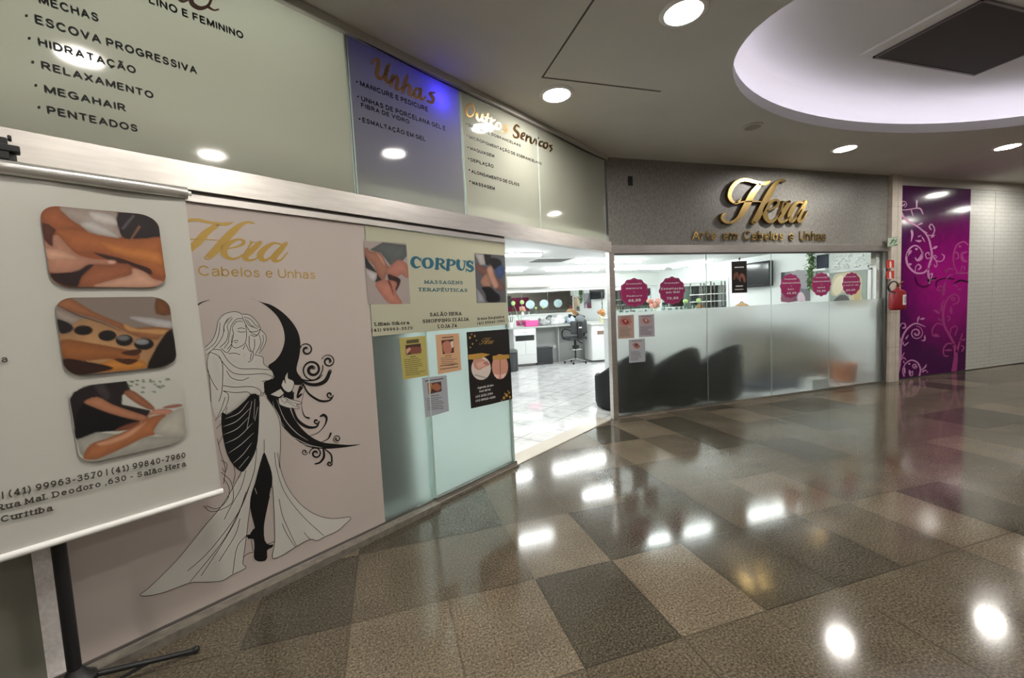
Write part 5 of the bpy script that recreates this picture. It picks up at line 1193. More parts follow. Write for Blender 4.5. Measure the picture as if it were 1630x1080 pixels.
for (i0, z0, z1) in ((2, .34, .68), (4, .38, .66)):
    vs = []
    for i in range(2):
        a = -PI / 2 + (-.85 + 1.75 * (i0 + i * .9) / k) * .75 + .25
        for z in (hh * z0, hh * z1): vs.append(c + Vector((math.cos(a) * .1018, math.sin(a) * .1018, z)))
    m.add(vs, [(0, 2, 3, 1)])
m.build('label', o)
m = MB().use(M_STEELD); m.box(exx - .012, exx + .012, YB - .095, YB - .06, exz + .05, exz + hh + .03); m.build('bracket', o)

# ------------------------------------------------------------------ purple floral panel and the white panel
PX0, PX1, PXM = 7.83, PB.st(1541, 450)[0], 16.0
ZP = 3.10
def purple():
    m = mat('purple_print', (.1, .01, .08), .12)
    tc = N(m, 'ShaderNodeTexCoord'); sx = N(m, 'ShaderNodeSeparateXYZ'); L(m, tc.outputs['Object'], sx.inputs[0])
    def band(out, c, w):
        a = N(m, 'ShaderNodeMath', operation='SUBTRACT'); a.inputs[1].default_value = c; L(m, out, a.inputs[0])
        b = N(m, 'ShaderNodeMath', operation='DIVIDE'); b.inputs[1].default_value = w; L(m, a.outputs[0], b.inputs[0])
        d = N(m, 'ShaderNodeMath', operation='POWER'); d.inputs[1].default_value = 2; L(m, b.outputs[0], d.inputs[0]); return d
    X = band(sx.outputs['X'], 9.15, 1.35); Zb = band(sx.outputs['Z'], 1.55, 1.25)
    s = N(m, 'ShaderNodeMath', operation='ADD'); L(m, X.outputs[0], s.inputs[0]); L(m, Zb.outputs[0], s.inputs[1])
    wv = N(m, 'ShaderNodeTexNoise'); wv.inputs['Scale'].default_value = 2.2; wv.inputs['Distortion'].default_value = 3.5; L(m, tc.outputs['Object'], wv.inputs['Vector'])
    ad = N(m, 'ShaderNodeMath', operation='MULTIPLY_ADD'); ad.inputs[1].default_value = .55; ad.inputs[2].default_value = -.27; L(m, wv.outputs['Fac'], ad.inputs[0])
    s2 = N(m, 'ShaderNodeMath', operation='ADD'); L(m, s.outputs[0], s2.inputs[0]); L(m, ad.outputs[0], s2.inputs[1])
    r = ramp(m, [(0.0, (.40, .008, .23)), (.45, (.20, .007, .135)), (1.0, (.070, .007, .075))])
    L(m, s2.outputs[0], r.inputs['Fac']); L(m, r.outputs['Color'], bs(m).inputs['Base Color'])
    return m
o = thing('floral_panel', 'tall glossy purple wall panel with pale pink scrolling vines', 'wall panel', (PX0, YB, 0))
m = MB().use(purple()); m.box(PX0, PX1, YB, YB + .03, .012, ZP); m.build('panel', o)
M_VP = mat('vine_pink', lin((206, 140, 190)), .3); M_VD = mat('vine_magenta', lin((168, 62, 130)), .3); M_VDK = mat('vine_plum', lin((52, 8, 44)), .3)
V1 = lambda k: mapP(PB, 1410, 280, 6.353, .0015 + .0006 * k); V2 = lambda k: mapP(PB, 1410, 440, 6.353, .0015 + .0006 * k)
m = MB().use(M_VDK)
for st in (spiral(370, 20, 95, 40, PI * .0, 1.0, 8, 5), [(290, 10, 8), (330, 90, 8), (400, 115, 6), (460, 80, 5)], [(510, 100, 14), (520, 50, 14), (600, 20, 12), (690, 30, 10)], [(700, 70, 14), (760, 40, 20), (832, 60, 14)]): m.stroke(V2(0), st, None, 4)
m.build('dark_scrolls', o)
m = MB().use(M_VP)
for st in ([(145, 350, 22), (200, 440, 22), (330, 520, 16), (420, 610, 18), (455, 720, 20), (465, 820, 22), (430, 940, 20), (437, 1080, 26)], [(150, 345, 8), (210, 345, 10), (300, 330, 10), (350, 335, 16), (378, 390, 8)], spiral(178, 285, 36, 10, PI * .4, -1.2, 5, 14), [(258, 350, 12), (275, 405, 10)], [(312, 320, 16), (314, 250, 14)],
           spiral(330, 850, 135, 125, PI * .12, .0, 10, 10, 2), [(430, 940, 18), (380, 982, 18), (300, 980, 20), (230, 915, 22), (208, 830, 22), (240, 740, 18), (300, 706, 14), (350, 740, 12), (372, 800, 12)], [(372, 775, 14), (355, 830, 36), (320, 855, 22), (296, 828, 8)], [(300, 985, 8), (300, 930, 8), (330, 895, 10), (355, 925, 16), (330, 950, 14)],
           [(250, 765, 30), (215, 810, 20)], spiral(245, 892, 12, 2, 0, 1, 12, 8, 8), spiral(308, 738, 12, 2, 0, 1, 12, 8, 8), [(455, 830, 8), (415, 835, 10), (402, 795, 10), (430, 775, 10), (440, 800, 10)], [(470, 800, 12), (510, 860, 12), (570, 860, 10), (592, 815, 14), (565, 790, 6)], spiral(500, 815, 20, 6, 0, 1, 5, 10, 10), [(508, 862, 8), (520, 905, 8), (500, 920, 12), (490, 895, 5)],
           [(415, 600, 8), (470, 600, 10), (494, 545, 12), (465, 490, 10), (440, 515, 14), (458, 545, 12)], [(320, 500, 8), (365, 480, 20)], [(380, 560, 20), (420, 580, 6)], [(262, 555, 24), (268, 600, 22), (255, 665, 6)], [(300, 655, 6), (340, 662, 22), (362, 655, 6)], [(330, 615, 14), (360, 605, 6)], [(370, 625, 14), (395, 668, 6)], [(470, 740, 6), (500, 725, 26), (525, 712, 5)], [(455, 625, 6), (475, 612, 20), (496, 598, 5)],
           [(455, 1050, 6), (470, 990, 16), (445, 1000, 8)], [(440, 1060, 6), (490, 1040, 22), (518, 1024, 5)]): m.stroke(V1(1), st, None, 5)
for st in ([(100, 1030, 20), (130, 950, 24), (148, 820, 22), (155, 680, 20), (185, 580, 18), (240, 510, 16), (310, 478, 14), (400, 512, 6)], [(150, 660, 8), (130, 570, 10), (150, 490, 10), (190, 478, 10), (198, 515, 16), (172, 525, 12)], spiral(308, 575, 72, 14, -PI * .5, 1.7, 5, 18), [(318, 470, 6), (330, 425, 18), (342, 405, 5)], [(345, 435, 6), (375, 430, 22), (395, 424, 5)], [(395, 605, 14), (392, 648, 16), (360, 650, 6)], [(205, 630, 18), (228, 596, 6)], [(190, 700, 16), (232, 668, 6)], [(175, 690, 14), (180, 660, 5)], [(165, 815, 12), (188, 770, 5)],
           [(340, 1010, 18), (350, 940, 16), (320, 875, 16), (260, 850, 14), (205, 880, 12), (170, 950, 8), (185, 1010, 16)], [(160, 840, 8), (185, 825, 10), (205, 850, 6)], [(188, 930, 20), (192, 980, 16)], spiral(292, 908, 28, 8, 0, 1.3, 6, 14, 14), [(240, 960, 26), (258, 1000, 34), (270, 960, 12)], spiral(236, 884, 10, 3, 0, 1, 10, 6, 8), [(180, 860, 12), (186, 880, 8)], [(360, 950, 8), (400, 915, 16), (410, 890, 5)], [(375, 965, 20), (400, 950, 10), (425, 975, 8)], [(105, 900, 14), (128, 960, 18), (110, 1010, 12)],
           [(425, 20, 12), (437, 70, 20)], [(440, 40, 8), (500, 20, 18), (518, 5, 5)]): m.stroke(V2(1), st, None, 5)
lab(m.build('pale_vines', o), 'pale pink vines')
m = MB().use(M_VD)
for st in ([(690, 965, 56), (708, 800, 40), (690, 690, 30), (640, 590, 26), (590, 490, 26), (580, 380, 24), (600, 280, 22), (640, 210, 18), (700, 185, 16), (738, 215, 16), (730, 265, 14), (680, 285, 12)], spiral(680, 228, 26, 8, 0, 1, 6, 18, 10), [(660, 300, 8), (660, 350, 30), (668, 385, 6)], [(720, 760, 24), (745, 670, 18), (775, 580, 8)], [(580, 490, 12), (520, 480, 14), (475, 530, 14), (470, 590, 12)], [(470, 600, 8), (510, 600, 36), (545, 612, 6)],
           [(655, 575, 10), (660, 530, 14), (700, 505, 14), (722, 530, 12), (700, 600, 14)], [(690, 690, 12), (630, 680, 16), (585, 730, 16), (590, 800, 14), (630, 810, 14)], [(600, 750, 14), (660, 748, 20)], [(480, 340, 6), (520, 360, 28), (545, 378, 8)], [(525, 425, 8), (555, 445, 22)], [(620, 405, 14), (650, 420, 14), (632, 450, 16)], [(560, 350, 20), (570, 280, 16), (590, 240, 8)], [(580, 190, 30), (590, 110, 26), (600, 60, 12)], [(580, 150, 10), (520, 140, 16), (540, 100, 14), (575, 110, 10)], [(770, 760, 14), (790, 720, 14), (760, 700, 10)], [(740, 650, 10), (800, 640, 12)], [(735, 130, 20), (760, 140, 12)], [(690, 90, 8), (720, 100, 12)]): m.stroke(V2(0.5), st, None, 5)
for st in ([(832, 700, 10), (790, 668, 14), (720, 700, 16), (685, 800, 16), (690, 900, 14), (720, 975, 14)], [(820, 770, 14), (770, 790, 22), (780, 850, 34), (820, 870, 12)], [(690, 780, 10), (725, 780, 16), (735, 830, 14), (705, 840, 10)], spiral(748, 712, 12, 3, 0, 1, 12, 8, 8), [(700, 985, 10), (770, 985, 20), (832, 985, 12)], [(760, 980, 8), (770, 920, 12), (800, 930, 14), (790, 960, 8)], [(690, 950, 8), (640, 940, 14), (610, 980, 14)], [(610, 1050, 10), (640, 1010, 16), (680, 1000, 8)], spiral(605, 955, 12, 3, 0, 1, 10, 8, 8)): m.stroke(V1(0.5), st, None, 5)
lab(m.build('magenta_vines', o), 'magenta vines')
def brickprint():
    m = mat('white_brick_print', (.5, .5, .48), .22)
    tc = N(m, 'ShaderNodeTexCoord'); mp_ = N(m, 'ShaderNodeMapping'); mp_.inputs['Rotation'].default_value = (PI / 2, 0, 0)
    L(m, tc.outputs['Object'], mp_.inputs['Vector'])
    b = N(m, 'ShaderNodeTexBrick'); b.inputs['Scale'].default_value = 1; b.inputs['Brick Width'].default_value = .22; b.inputs['Row Height'].default_value = .065; b.inputs['Mortar Size'].default_value = .006
    b.inputs['Color1'].default_value = (.58, .59, .55, 1); b.inputs['Color2'].default_value = (.53, .54, .50, 1); b.inputs['Mortar'].default_value = (.36, .36, .33, 1)
    L(m, mp_.outputs['Vector'], b.inputs['Vector'])
    no = N(m, 'ShaderNodeTexNoise'); no.inputs['Scale'].default_value = 9; L(m, tc.outputs['Object'], no.inputs['Vector'])
    mx = N(m, 'ShaderNodeMix', data_type='RGBA'); L(m, no.outputs['Fac'], mx.inputs['Factor']); L(m, b.outputs['Color'], mx.inputs['A']); mx.inputs['B'].default_value = (.57, .58, .54, 1)
    L(m, mx.outputs['Result'], bs(m).inputs['Base Color'])
    return m
xm = PB.st(1580, 450)[0]
m = MB().use(brickprint()); m.box(PX1, xm - .004, YB, YB + .03, .012, ZP); m.box(xm + .004, PXM, YB, YB + .03, .012, ZP); struct(m.build('wall_white_brick'))
m = MB().use(M_MALLW); m.box(PX0, PXM + 6, YB + .032, YB + .13, 0, ZC); struct(m.build('wall_facade_end'))
m = MB().use(M_MALLW); m.box(PX0, PXM, YB - .01, YB + .03, ZP + .001, ZC); struct(m.build('trim_13'))
m = MB().use(M_STEELD); m.box(PX0, PXM, YB - .008, YB + .01, 0, .014); struct(m.build('baseboard_facade'))
# burgundy banner on the far side of the mall (seen in the salon mirror only)
m = MB().use(M_BURG); m.box(8.0, 9.6, -6.99, -6.97, .9, 2.2); tag(m.build('burgundy_wall_panel'), 'burgundy panel reflected in the far salon mirror', 'wall panel')
# ================================================================== inside the salon
def PY(y): return Plane((0, y, 0), (1, 0, 0), Z, (0, -1, 0))
PSC = Plane((0, 0, ZS - .03), (1, 0, 0), (0, 1, 0), -Z)
def xz(y, px_, py_): q = PY(y).px(px_, py_); return q.x, q.z
# ceiling tubes
TUBES = [((867, 430), (954, 429.5), 'fluorescent tube light on the salon ceiling seen through the open doorway, longest one'), ((914, 417.4), (1022, 416.6), 'fluorescent tube light on the salon ceiling crossing behind the corner post'),
         ((800, 430.7), (833, 430.5), 'fluorescent tube light on the salon ceiling at the left of the open doorway'), ((977, 428.3), (1058, 427.2), 'fluorescent tube light on the salon ceiling above the two left price stickers'),
         ((1070, 426), (1135, 415.5), 'fluorescent tube light running along the right salon wall')]
TU = [(PSC.px(*a), PSC.px(*b), l) for a, b, l in TUBES]
for a, b in (((-1.2, 6.0), (.2, 6.0)), ((-.6, 8.2), (.8, 8.2)), ((1.2, 6.2), (2.4, 6.2)), ((3.6, 5.45), (4.9, 5.45)), ((5.6, 5.5), (6.8, 5.5)), ((-.8, 4.4), (.4, 4.4))):  # extra tubes out of view, added to light the salon
    TU.append((Vector((*a, ZS - .03)), Vector((*b, ZS - .03)), 'fluorescent tube light added out of view to brighten the salon'))
for a, b, l in TU:
    a = Vector((a.x, a.y, ZS - .03)); b = Vector((b.x, b.y, ZS - .03)); d = (b - a).normalized(); w = Vector((-d.y, d.x, 0))
    o = thing('tube_light', l, 'ceiling light', ((a.x + b.x) / 2, (a.y + b.y) / 2, ZS), 'salon tube lights')
    m = MB().use(M_WHITEP); m.frame(a - w * .05 + Z * .012, b - a, w * .10, Z * .016); m.build('housing', o)
    m = MB().use(M_STRIP); m.cyl(a + d * .02 - Z * .006, b - d * .02 - Z * .006, .018, seg=10); m.build('tube', o, 'auto')
q = PSC.px(876, 416.5); q2 = PSC.px(858, 418.5)
o = thing('ceiling_vent', 'flat grey air vent on the white salon ceiling', 'vent', (q.x, q.y, ZS))
m = MB().use(M_WHITEP); m.box(q.x - .36, q.x + .36, q.y - .28, q.y + .28, ZS - .012, ZS - .001); m.build('frame', o)
m = MB().use(mat('vent_slats', (.25, .25, .25), .6)); [m.box(q.x - .32, q.x + .32, q.y - .25 + .06 * i, q.y - .225 + .06 * i, ZS - .016, ZS - .011) for i in range(9)]; m.build('slats', o)

# mirrors
def mirror(label, box, frame):
    o = thing('wall_mirror', label, 'mirror', (box[0], box[2], box[4]))
    m = MB().use(M_MIRROR); m.box(*box); m.build('glass', o)
    m = MB().use(M_WHITE)
    for f in frame: m.box(*f)
    m.build('frame', o)
ZM0, ZM1 = 1.0, 1.87
mirror('wide mirror along the far salon wall behind the counter, reflecting the shopfront', (-1.5, 7.3, YBACK - .01, YBACK - .002, ZM0, ZM1), [(-1.5, 7.3, YBACK - .02, YBACK, ZM1, ZM1 + .06), (-1.5, 7.3, YBACK - .02, YBACK, ZM0 - .04, ZM0)])
mirror('mirror along the right salon wall behind the television end', (XR - .012, XR - .002, 7.75, 10.1, 1.0, 1.90), [(XR - .03, XR, 7.75, 10.1, 1.90, 1.94), (XR - .03, XR, 7.70, 7.75, .96, 1.94), (XR - .03, XR, 7.75, 10.1, .96, 1.0)])

# air conditioner
xa, za = xz(10.1, 806, 440); xb, zb_ = xz(10.1, 877, 457)
o = thing('air_conditioner', 'white wall air conditioner over the far salon mirror', 'air conditioner', (xa, 10.1, zb_))
m = MB().use(mat('cream_plastic', (.76, .75, .68), .35)); m.rbox(xa, xb, 10.06, YBACK - .10, zb_, za, .03); m.build('body', o, 'auto')
m = MB().use(mat('flap_grey', (.55, .55, .50), .4)); m.box(xa + .06, xb - .06, 10.045, 10.06, zb_ + .015, zb_ + .075); m.box(xa + .02, xb - .02, 10.055, 10.062, zb_ + .095, zb_ + .102); m.build('flap', o)

# counter along the far wall
_, zc0 = xz(9.9, 900, 517)
o = thing('counter', 'long grey counter along the far salon wall under the mirror', 'counter', (2, 9.9, 0))
m = MB().use(mat('grey_worktop', (.50, .51, .50), .25)); m.box(-1.0, 6.9, 9.88, YBACK - .01, zc0 - .04, zc0); m.build('worktop', o, bevel=.004)
m = MB().use(mat('counter_front', (.40, .41, .40), .5)); m.box(-1.0, 6.9, 10.25, 10.29, .01, zc0 - .04)
m.build('back_panel', o)
m = MB().use(mat('counter_rib', (.52, .53, .52), .5))
for x in (xz(10.24, 885, 540)[0], 6.85, .2): m.box(x, x + .03, 10.1, 10.25, .01, zc0 - .04)
m.build('support', o)
# outlet
x_, z_ = xz(10.24, 885, 552)
m = MB().use(M_WHITEP); m.box(x_ - .07, x_ + .07, 10.235, 10.25, z_ - .04, z_ + .04); tag(m.build('wall_outlet'), 'small white outlet box under the counter beside the office chair', 'outlet')
# white drawer cabinet
x0, z1 = xz(9.78, 817, 521.5); x1, _ = xz(9.78, 853, 521.5)
z1 = min(z1, zc0 - .045)
o = thing('drawer_cabinet', 'white cabinet with a half open drawer under the left end of the counter', 'cabinet', (x0, 9.8, 0))
m = MB().use(M_WHITE); m.box(x0, x1, 9.80, 10.23, .07, z1); m.use(M_STEELD); m.box(x0 + .02, x1 - .02, 9.86, 10.2, .005, .07); m.use(M_BLACK); m.box(x0 + .05, x1 - .05, 9.795, 9.80, z1 - .29, z1 - .16); m.build('body', o)  # black slab stands for the dark gap below the drawer
m = MB().use(M_WHITE); m.box(x0 + .01, x1 - .01, 9.775, 9.80, z1 - .155, z1 - .01); d_ = m.build('drawer', o, bevel=.003)
m = MB().use(M_CHROME); m.cyl(((x0 + x1) / 2 - .06, 9.765, z1 - .08), ((x0 + x1) / 2 + .06, 9.765, z1 - .08), .006, seg=8); h_ = m.build('handle', o); h_.parent = d_; h_.matrix_parent_inverse = Matrix.Identity(4)
for (a, b, c, e) in ((x0 + .01, (x0 + x1) / 2 - .003, .30, z1 - .30), ((x0 + x1) / 2 + .003, x1 - .01, .30, z1 - .30), (x0 + .01, x1 - .01, .08, .295)):
    m = MB().use(M_WHITE); m.box(a, b, 9.78, 9.80, c, e); m.build('door', o, bevel=.003)
# right white cabinet with rounded end
xr0, _ = xz(9.45, 941, 540); xr1, _ = xz(9.45, 985, 540); _, zr1 = xz(9.45, 950, 517)
o = thing('white_cabinet', 'white curved cabinet with a brown strip, left of the corner post', 'cabinet', (xr0, 9.45, 0))
m = MB().use(M_WHITE); m.rbox(xr0, xr1, 9.42, 9.86, .05, zr1, .04); m.build('body', o, 'auto')
m = MB().use(mat('brown_strip', (.22, .15, .12), .5)); m.box(xz(9.41, 951, 530)[0], xr1 - .04, 9.408, 9.421, zr1 - .25, zr1 - .16); m.build('strip', o)
m = MB().use(mat('pale_top', (.70, .70, .66), .3)); m.box(xr0 - .03, xr1, 9.38, 9.875, zr1, zr1 + .03); m.build('top', o)
# things on that cabinet
xv, _ = xz(9.6, 957, 500)
o = thing('flower_vase', 'small vase with an amber dried bouquet left of the corner post', 'vase', (xv, 9.6, zr1 + .03))
m = MB().use(mat('yellow_vase', (.62, .62, .36), .4)); m.lathe((xv, 9.6, zr1 + .03), [(.03, 0), (.045, .01), (.055, .08), (.04, .16), (.045, .18)], 16); m.build('vase', o, True)
m = MB().use(mat('amber_petals', (.52, .24, .09), .7)); [m.blob((xv + .05 * math.cos(i * 2.2), 9.6 + .05 * math.sin(i * 2.2), zr1 + .25 + .04 * (i % 3)), .06, 1, jit=.25, seed=i) for i in range(7)]; m.build('bouquet', o)

# office chair
cx, cy = 4.52, 9.62
o = thing('office_chair', 'black swivel office chair with loop armrests at the far counter', 'chair', (cx, cy, 0))
for i in range(5):
    a = 2 * PI * i / 5 + .3
    e = Vector((cx + .28 * math.cos(a), cy + .28 * math.sin(a), .075))
    m = MB().use(M_CHROME); m.cyl((cx, cy, .12), e, .016, .012, 8); lg = m.build('leg', o, 'auto')
    m = MB().use(M_BLACK); m.cyl(e + Vector((-.012, 0, -.043)), e + Vector((.012, 0, -.043)), .028, seg=12); m.cyl(e, e + Vector((0, 0, -.04)), .008, seg=6); w_ = m.build('caster', o, 'auto'); w_.parent = lg; w_.matrix_parent_inverse = Matrix.Identity(4)
m = MB().use(M_BLACK); m.cyl((cx, cy, .10), (cx, cy, .36), .022, seg=12); m.cyl((cx, cy, .34), (cx, cy, .60), .03, seg=12); m.rbox(cx - .06, cx + .08, cy - .05, cy + .05, .38, .46, .012); m.build('gas_column', o, 'auto')
m = MB().use(M_CHROME); m.tube([(cx + .17 * math.cos(t * PI / 8), cy + .17 * math.sin(t * PI / 8), .36) for t in range(17)], .008, 8, 2); m.cyl((cx - .17, cy, .36), (cx + .17, cy, .36), .006, seg=6); m.build('foot_ring', o, True)
m = MB().use(M_GREYCH); m.rbox(cx - .24, cx + .24, cy - .22, cy + .24, .60, .68, .035); m.build('seat', o, 'auto')
m = MB().use(M_GREYCH); m.rbox(cx - .22, cx + .22, cy - .27, cy - .20, .76, 1.08, .034, 4); m.use(M_BLACK); m.rbox(cx - .06, cx + .06, cy - .30, cy - .26, .64, 1.06, .012); m.use(M_STW); m.box(cx - .03, cx + .05, cy - .303, cy - .30, .90, .93); m.build('backrest', o, 'auto')
m = MB().use(mat('grey_cloth', (.16, .17, .18), .85)); m.blob((cx + .04, cy - .235, 1.12), .12, 3, (1.05, .7, .8), .07, 4); m.build('draped_cloth', o, True)
for s_ in (-1, 1):
    m = MB().use(M_BLACK); m.tube([(cx + s_ * .20, cy + .08, .63), (cx + s_ * .29, cy + .10, .66), (cx + s_ * .31, cy + .08, .80), (cx + s_ * .29, cy - .02, .88), (cx + s_ * .24, cy - .16, .87), (cx + s_ * .20, cy - .22, .84)], .02, 8, 4); m.build('armrest', o, True)
m = MB().use(M_BLACK); m.tube([(cx + .06, cy, .58), (cx + .14, cy - .03, .52), (cx + .18, cy - .04, .50)], .012, 8, 3); m.build('lever', o, True)

# black bin and ottoman
x0, _ = xz(9.85, 854, 560); x1, _ = xz(9.85, 880, 560); _, z1 = xz(9.85, 868, 555)
o = thing('black_bin', 'black square bin under the counter between cabinet and office chair', 'bin', (x0, 9.9, 0))
m = MB().use(mat('black_bin_plastic', (.035, .036, .04), .55)); m.rbox(x0, x1, 9.85, 10.2, .005, z1, .015); m.build('body', o, 'auto')
m = MB().use(mat('bin_lid', (.06, .06, .066), .5)); m.rbox(x0 - .01, x1 + .01, 9.84, 10.21, z1 + .001, z1 + .02, .006); m.build('lid', o, 'auto')
xo, _ = xz(9.2, 812, 575); _, z1 = xz(9.2, 812, 557)
o = thing('round_stool', 'dark grey drum stool beside the drawer cabinet', 'stool', (xo, 9.3, 0))
m = MB().use(mat('drum_vinyl', (.05, .053, .057), .5)); m.lathe((xo, 9.3, .006), [(.20, 0), (.21, .02), (.21, z1 - .09), (.19, z1 - .08)], 28); m.build('drum', o, 'auto')
m = MB().use(mat('drum_top', (.09, .093, .098), .5)); m.lathe((xo, 9.3, z1 - .075), [(.205, 0), (.215, .02), (.20, .06), (.14, .075), (.001, .08)], 28); m.build('cushion', o, 'auto')

# on the counter
ZT = zc0 + .002
def at(px_, y): return xz(y, px_, 515)[0]
x0, x1 = at(836.5, 9.98), at(856.5, 9.98)
o = thing('pink_box', 'bright pink box on the far salon counter', 'box', (x0, 10.0, ZT))
m = MB().use(mat('pink_plastic', (.85, .10, .36), .4)); m.rbox(x0, x1, 9.95, 10.12, ZT, ZT + .13, .012); m.build('body', o, 'auto')
m = MB().use(mat('pink_lid', (.85, .16, .42), .4)); m.rbox(x0 - .008, x1 + .008, 9.94, 10.13, ZT + .131, ZT + .15, .006); m.build('lid', o, 'auto')
def cloth(label, px0, px1, h, y, c, seed, z=ZT):
    x0, x1 = at(px0, y), at(px1, y); rn = random.Random(seed)
    bm = bmesh.new(); bmesh.ops.create_icosphere(bm, subdivisions=4, radius=1)
    ph = [rn.uniform(0, 6) for _ in range(6)]
    for v in bm.verts:
        a = math.atan2(v.co.y, v.co.x)
        k = 1 + .10 * math.sin(3 * a + ph[0]) + .07 * math.sin(7 * a + ph[1] + 4 * v.co.z) + .05 * math.sin(9 * v.co.x + ph[2])
        v.co = Vector(((x0 + x1) / 2 + v.co.x * k * (x1 - x0) / 2, y + v.co.y * k * .095, z + max(0, (v.co.z * .55 + .45)) * h * (1 + .16 * math.sin(6 * v.co.x + ph[3]) + .1 * math.sin(8 * v.co.y + ph[4]))))
    m = MB().use(c); m.bm(bm); tag(m.build('towel', None, True), label, 'towel', 'crumpled towels on the far counter')
M_T1 = mat('white_towel', (.74, .75, .75), .9); M_T2 = mat('grey_towel', (.42, .43, .44), .9); M_T3 = mat('blue_grey_towel', (.52, .58, .66), .9)
cloth('grey white crumpled towel right of the pink box', 858, 875.5, .15, 10.20, M_T2, 1)
cloth('white bulky crumpled towel, highest in the heap on the counter', 878.5, 899.5, .21, 10.20, M_T1, 2)
cloth('small white folded towel at the counter edge left of the office chair', 877, 889, .09, 9.985, M_T1, 3)
cloth('pale blue grey crumpled towel above the office chair', 903, 918, .17, 10.18, M_T3, 4)
x0 = at(925, 10.1)
o = thing('hair_dryer', 'black hair dryer lying on the counter behind the office chair', 'hair dryer', (x0, 10.1, ZT))
m = MB().use(M_BLACK); m.cyl((x0 - .10, 10.1, ZT + .20), (x0 + .10, 10.1, ZT + .16), .055, .035, 14); m.build('barrel', o, 'auto')
m = MB().use(M_BLACK); m.cyl((x0 + .02, 10.1, ZT + .18), (x0 + .09, 10.1, ZT + .005), .025, .022, 12); m.build('handle', o, 'auto')
# flower vases at the left end
x0 = at(829, 10.0)
o = thing('glass_vase', 'clear glass vase with two green pompom flowers left of the pink box', 'vase', (x0, 10.0, ZT))
m = MB().use(M_GLASS); m.lathe((x0, 10.0, ZT), [(.06, 0), (.075, .005), (.085, .24), (.08, .24), (.07, .012), (.001, .012)], 20); m.build('vase', o, True)
for px_, py_ in ((817, 483), (831, 481.5)):
    fx, fz = xz(10.0, px_, py_)
    m = MB().use(mat('stem_green', (.16, .30, .10), .6)); m.tube([(x0, 10.0, ZT + .02), ((x0 + fx) / 2, 10.0, (ZT + fz) / 2 + .03), (fx, 10.0, fz)], .006, 6, 3); m.build('stem', o)
    m = MB().use(mat('pompom_green', (.46, .62, .26), .8)); m.blob((fx, 10.0, fz), .055, 3, (1, 1, 1), .10, 3); m.build('flower', o)
x0 = at(813, 10.0)
o = thing('brush_jar', 'white jar with brushes at the left end of the counter', 'jar', (x0, 10.0, ZT))
m = MB().use(M_WHITEP); m.lathe((x0, 10.0, ZT), [(.05, 0), (.055, .01), (.055, .13), (.05, .13)], 16); m.build('jar', o, True)
for i in range(3):
    m = MB().use([M_STEELD, M_BLACK, mat('brush_wood', (.3, .18, .1), .5)][i]); m.cyl((x0 + .02 * (i - 1), 10.0, ZT + .02), (x0 + .06 * (i - 1), 10.0 + .02 * i, ZT + .25), .008, seg=8); m.build('brush', o)

# tub armchairs behind the right shopfront
def tub():
    o = thing('tub_armchair', '', 'armchair', (0, 0, 0), 'black tub armchairs behind the frosted glass')
    def outline(f, off): # f from -1 .. 1 around the back; returns xy
        a = -PI / 2 + f * math.radians(150)
        n_ = 3.2; c, s = math.cos(a), math.sin(a)
        r = (abs(c) ** n_ + abs(s) ** n_) ** (-1 / n_)
        return (.355 - off) * c * r, (.355 - off) * s * r
    K_ = 40; vs = []; fs = []
    for i in range(K_ + 1):
        f = -1 + 2 * i / K_
        h = .50 + .315 * max(0, math.cos((f) * PI * .62)) ** 1.25
        edge = 1 - max(0, abs(f) - .9) * 3
        h *= edge
        ox, oy = outline(f, 0); bx, by = outline(f, .02); mx_, my_ = outline(f, .05); ix, iy = outline(f, .10)
        vs += [Vector((bx, by, .03)), Vector((ox, oy, .10)), Vector((ox, oy, h - .05)), Vector((bx, by, h - .012)), Vector((mx_, my_, h)), Vector((ix * 1.03, iy * 1.03, h - .02)), Vector((ix, iy, h - .06)), Vector((ix, iy, .30))]
    M8 = 8
    for i in range(K_):
        for j in range(M8 - 1): fs.append((i * M8 + j, (i + 1) * M8 + j, (i + 1) * M8 + j + 1, i * M8 + j + 1))
    fs += [tuple(range(M8)), tuple(reversed(range(K_ * M8, K_ * M8 + M8)))]
    m = MB().use(M_BLACKM); m.add(vs, [tuple(reversed(f)) for f in fs]); m.build('shell', o, 'auto')
    m = MB().use(M_BLACKM); m.rbox(-.245, .245, -.24, .34, .28, .43, .05, 4); m.build('seat_cushion', o, 'auto')
    m = MB().use(M_BLACK); m.rbox(-.25, .25, -.24, .28, .03, .28, .02); m.build('base', o, 'auto')
    for sx in (-1, 1):
        for sy in (-.22, .24):
            m = MB().use(M_CHROME); m.cyl((sx * .2, sy, .004), (sx * .2, sy, .032), .02, seg=10); m.build('foot', o)
    return o
t0 = tub()
t0.location = (3.115, 5.085, 0); t0.rotation_euler[2] = math.radians(16); t0['label'] = 'black tub armchair nearest the corner post, partly seen through the doorway'
dup(t0, (3.86, 5.085, 0), 'black tub armchair in the middle of the row behind the frosted glass', math.radians(18))
dup(t0, (4.605, 5.085, 0), 'black tub armchair at the right end of the row behind the frosted glass', math.radians(20))

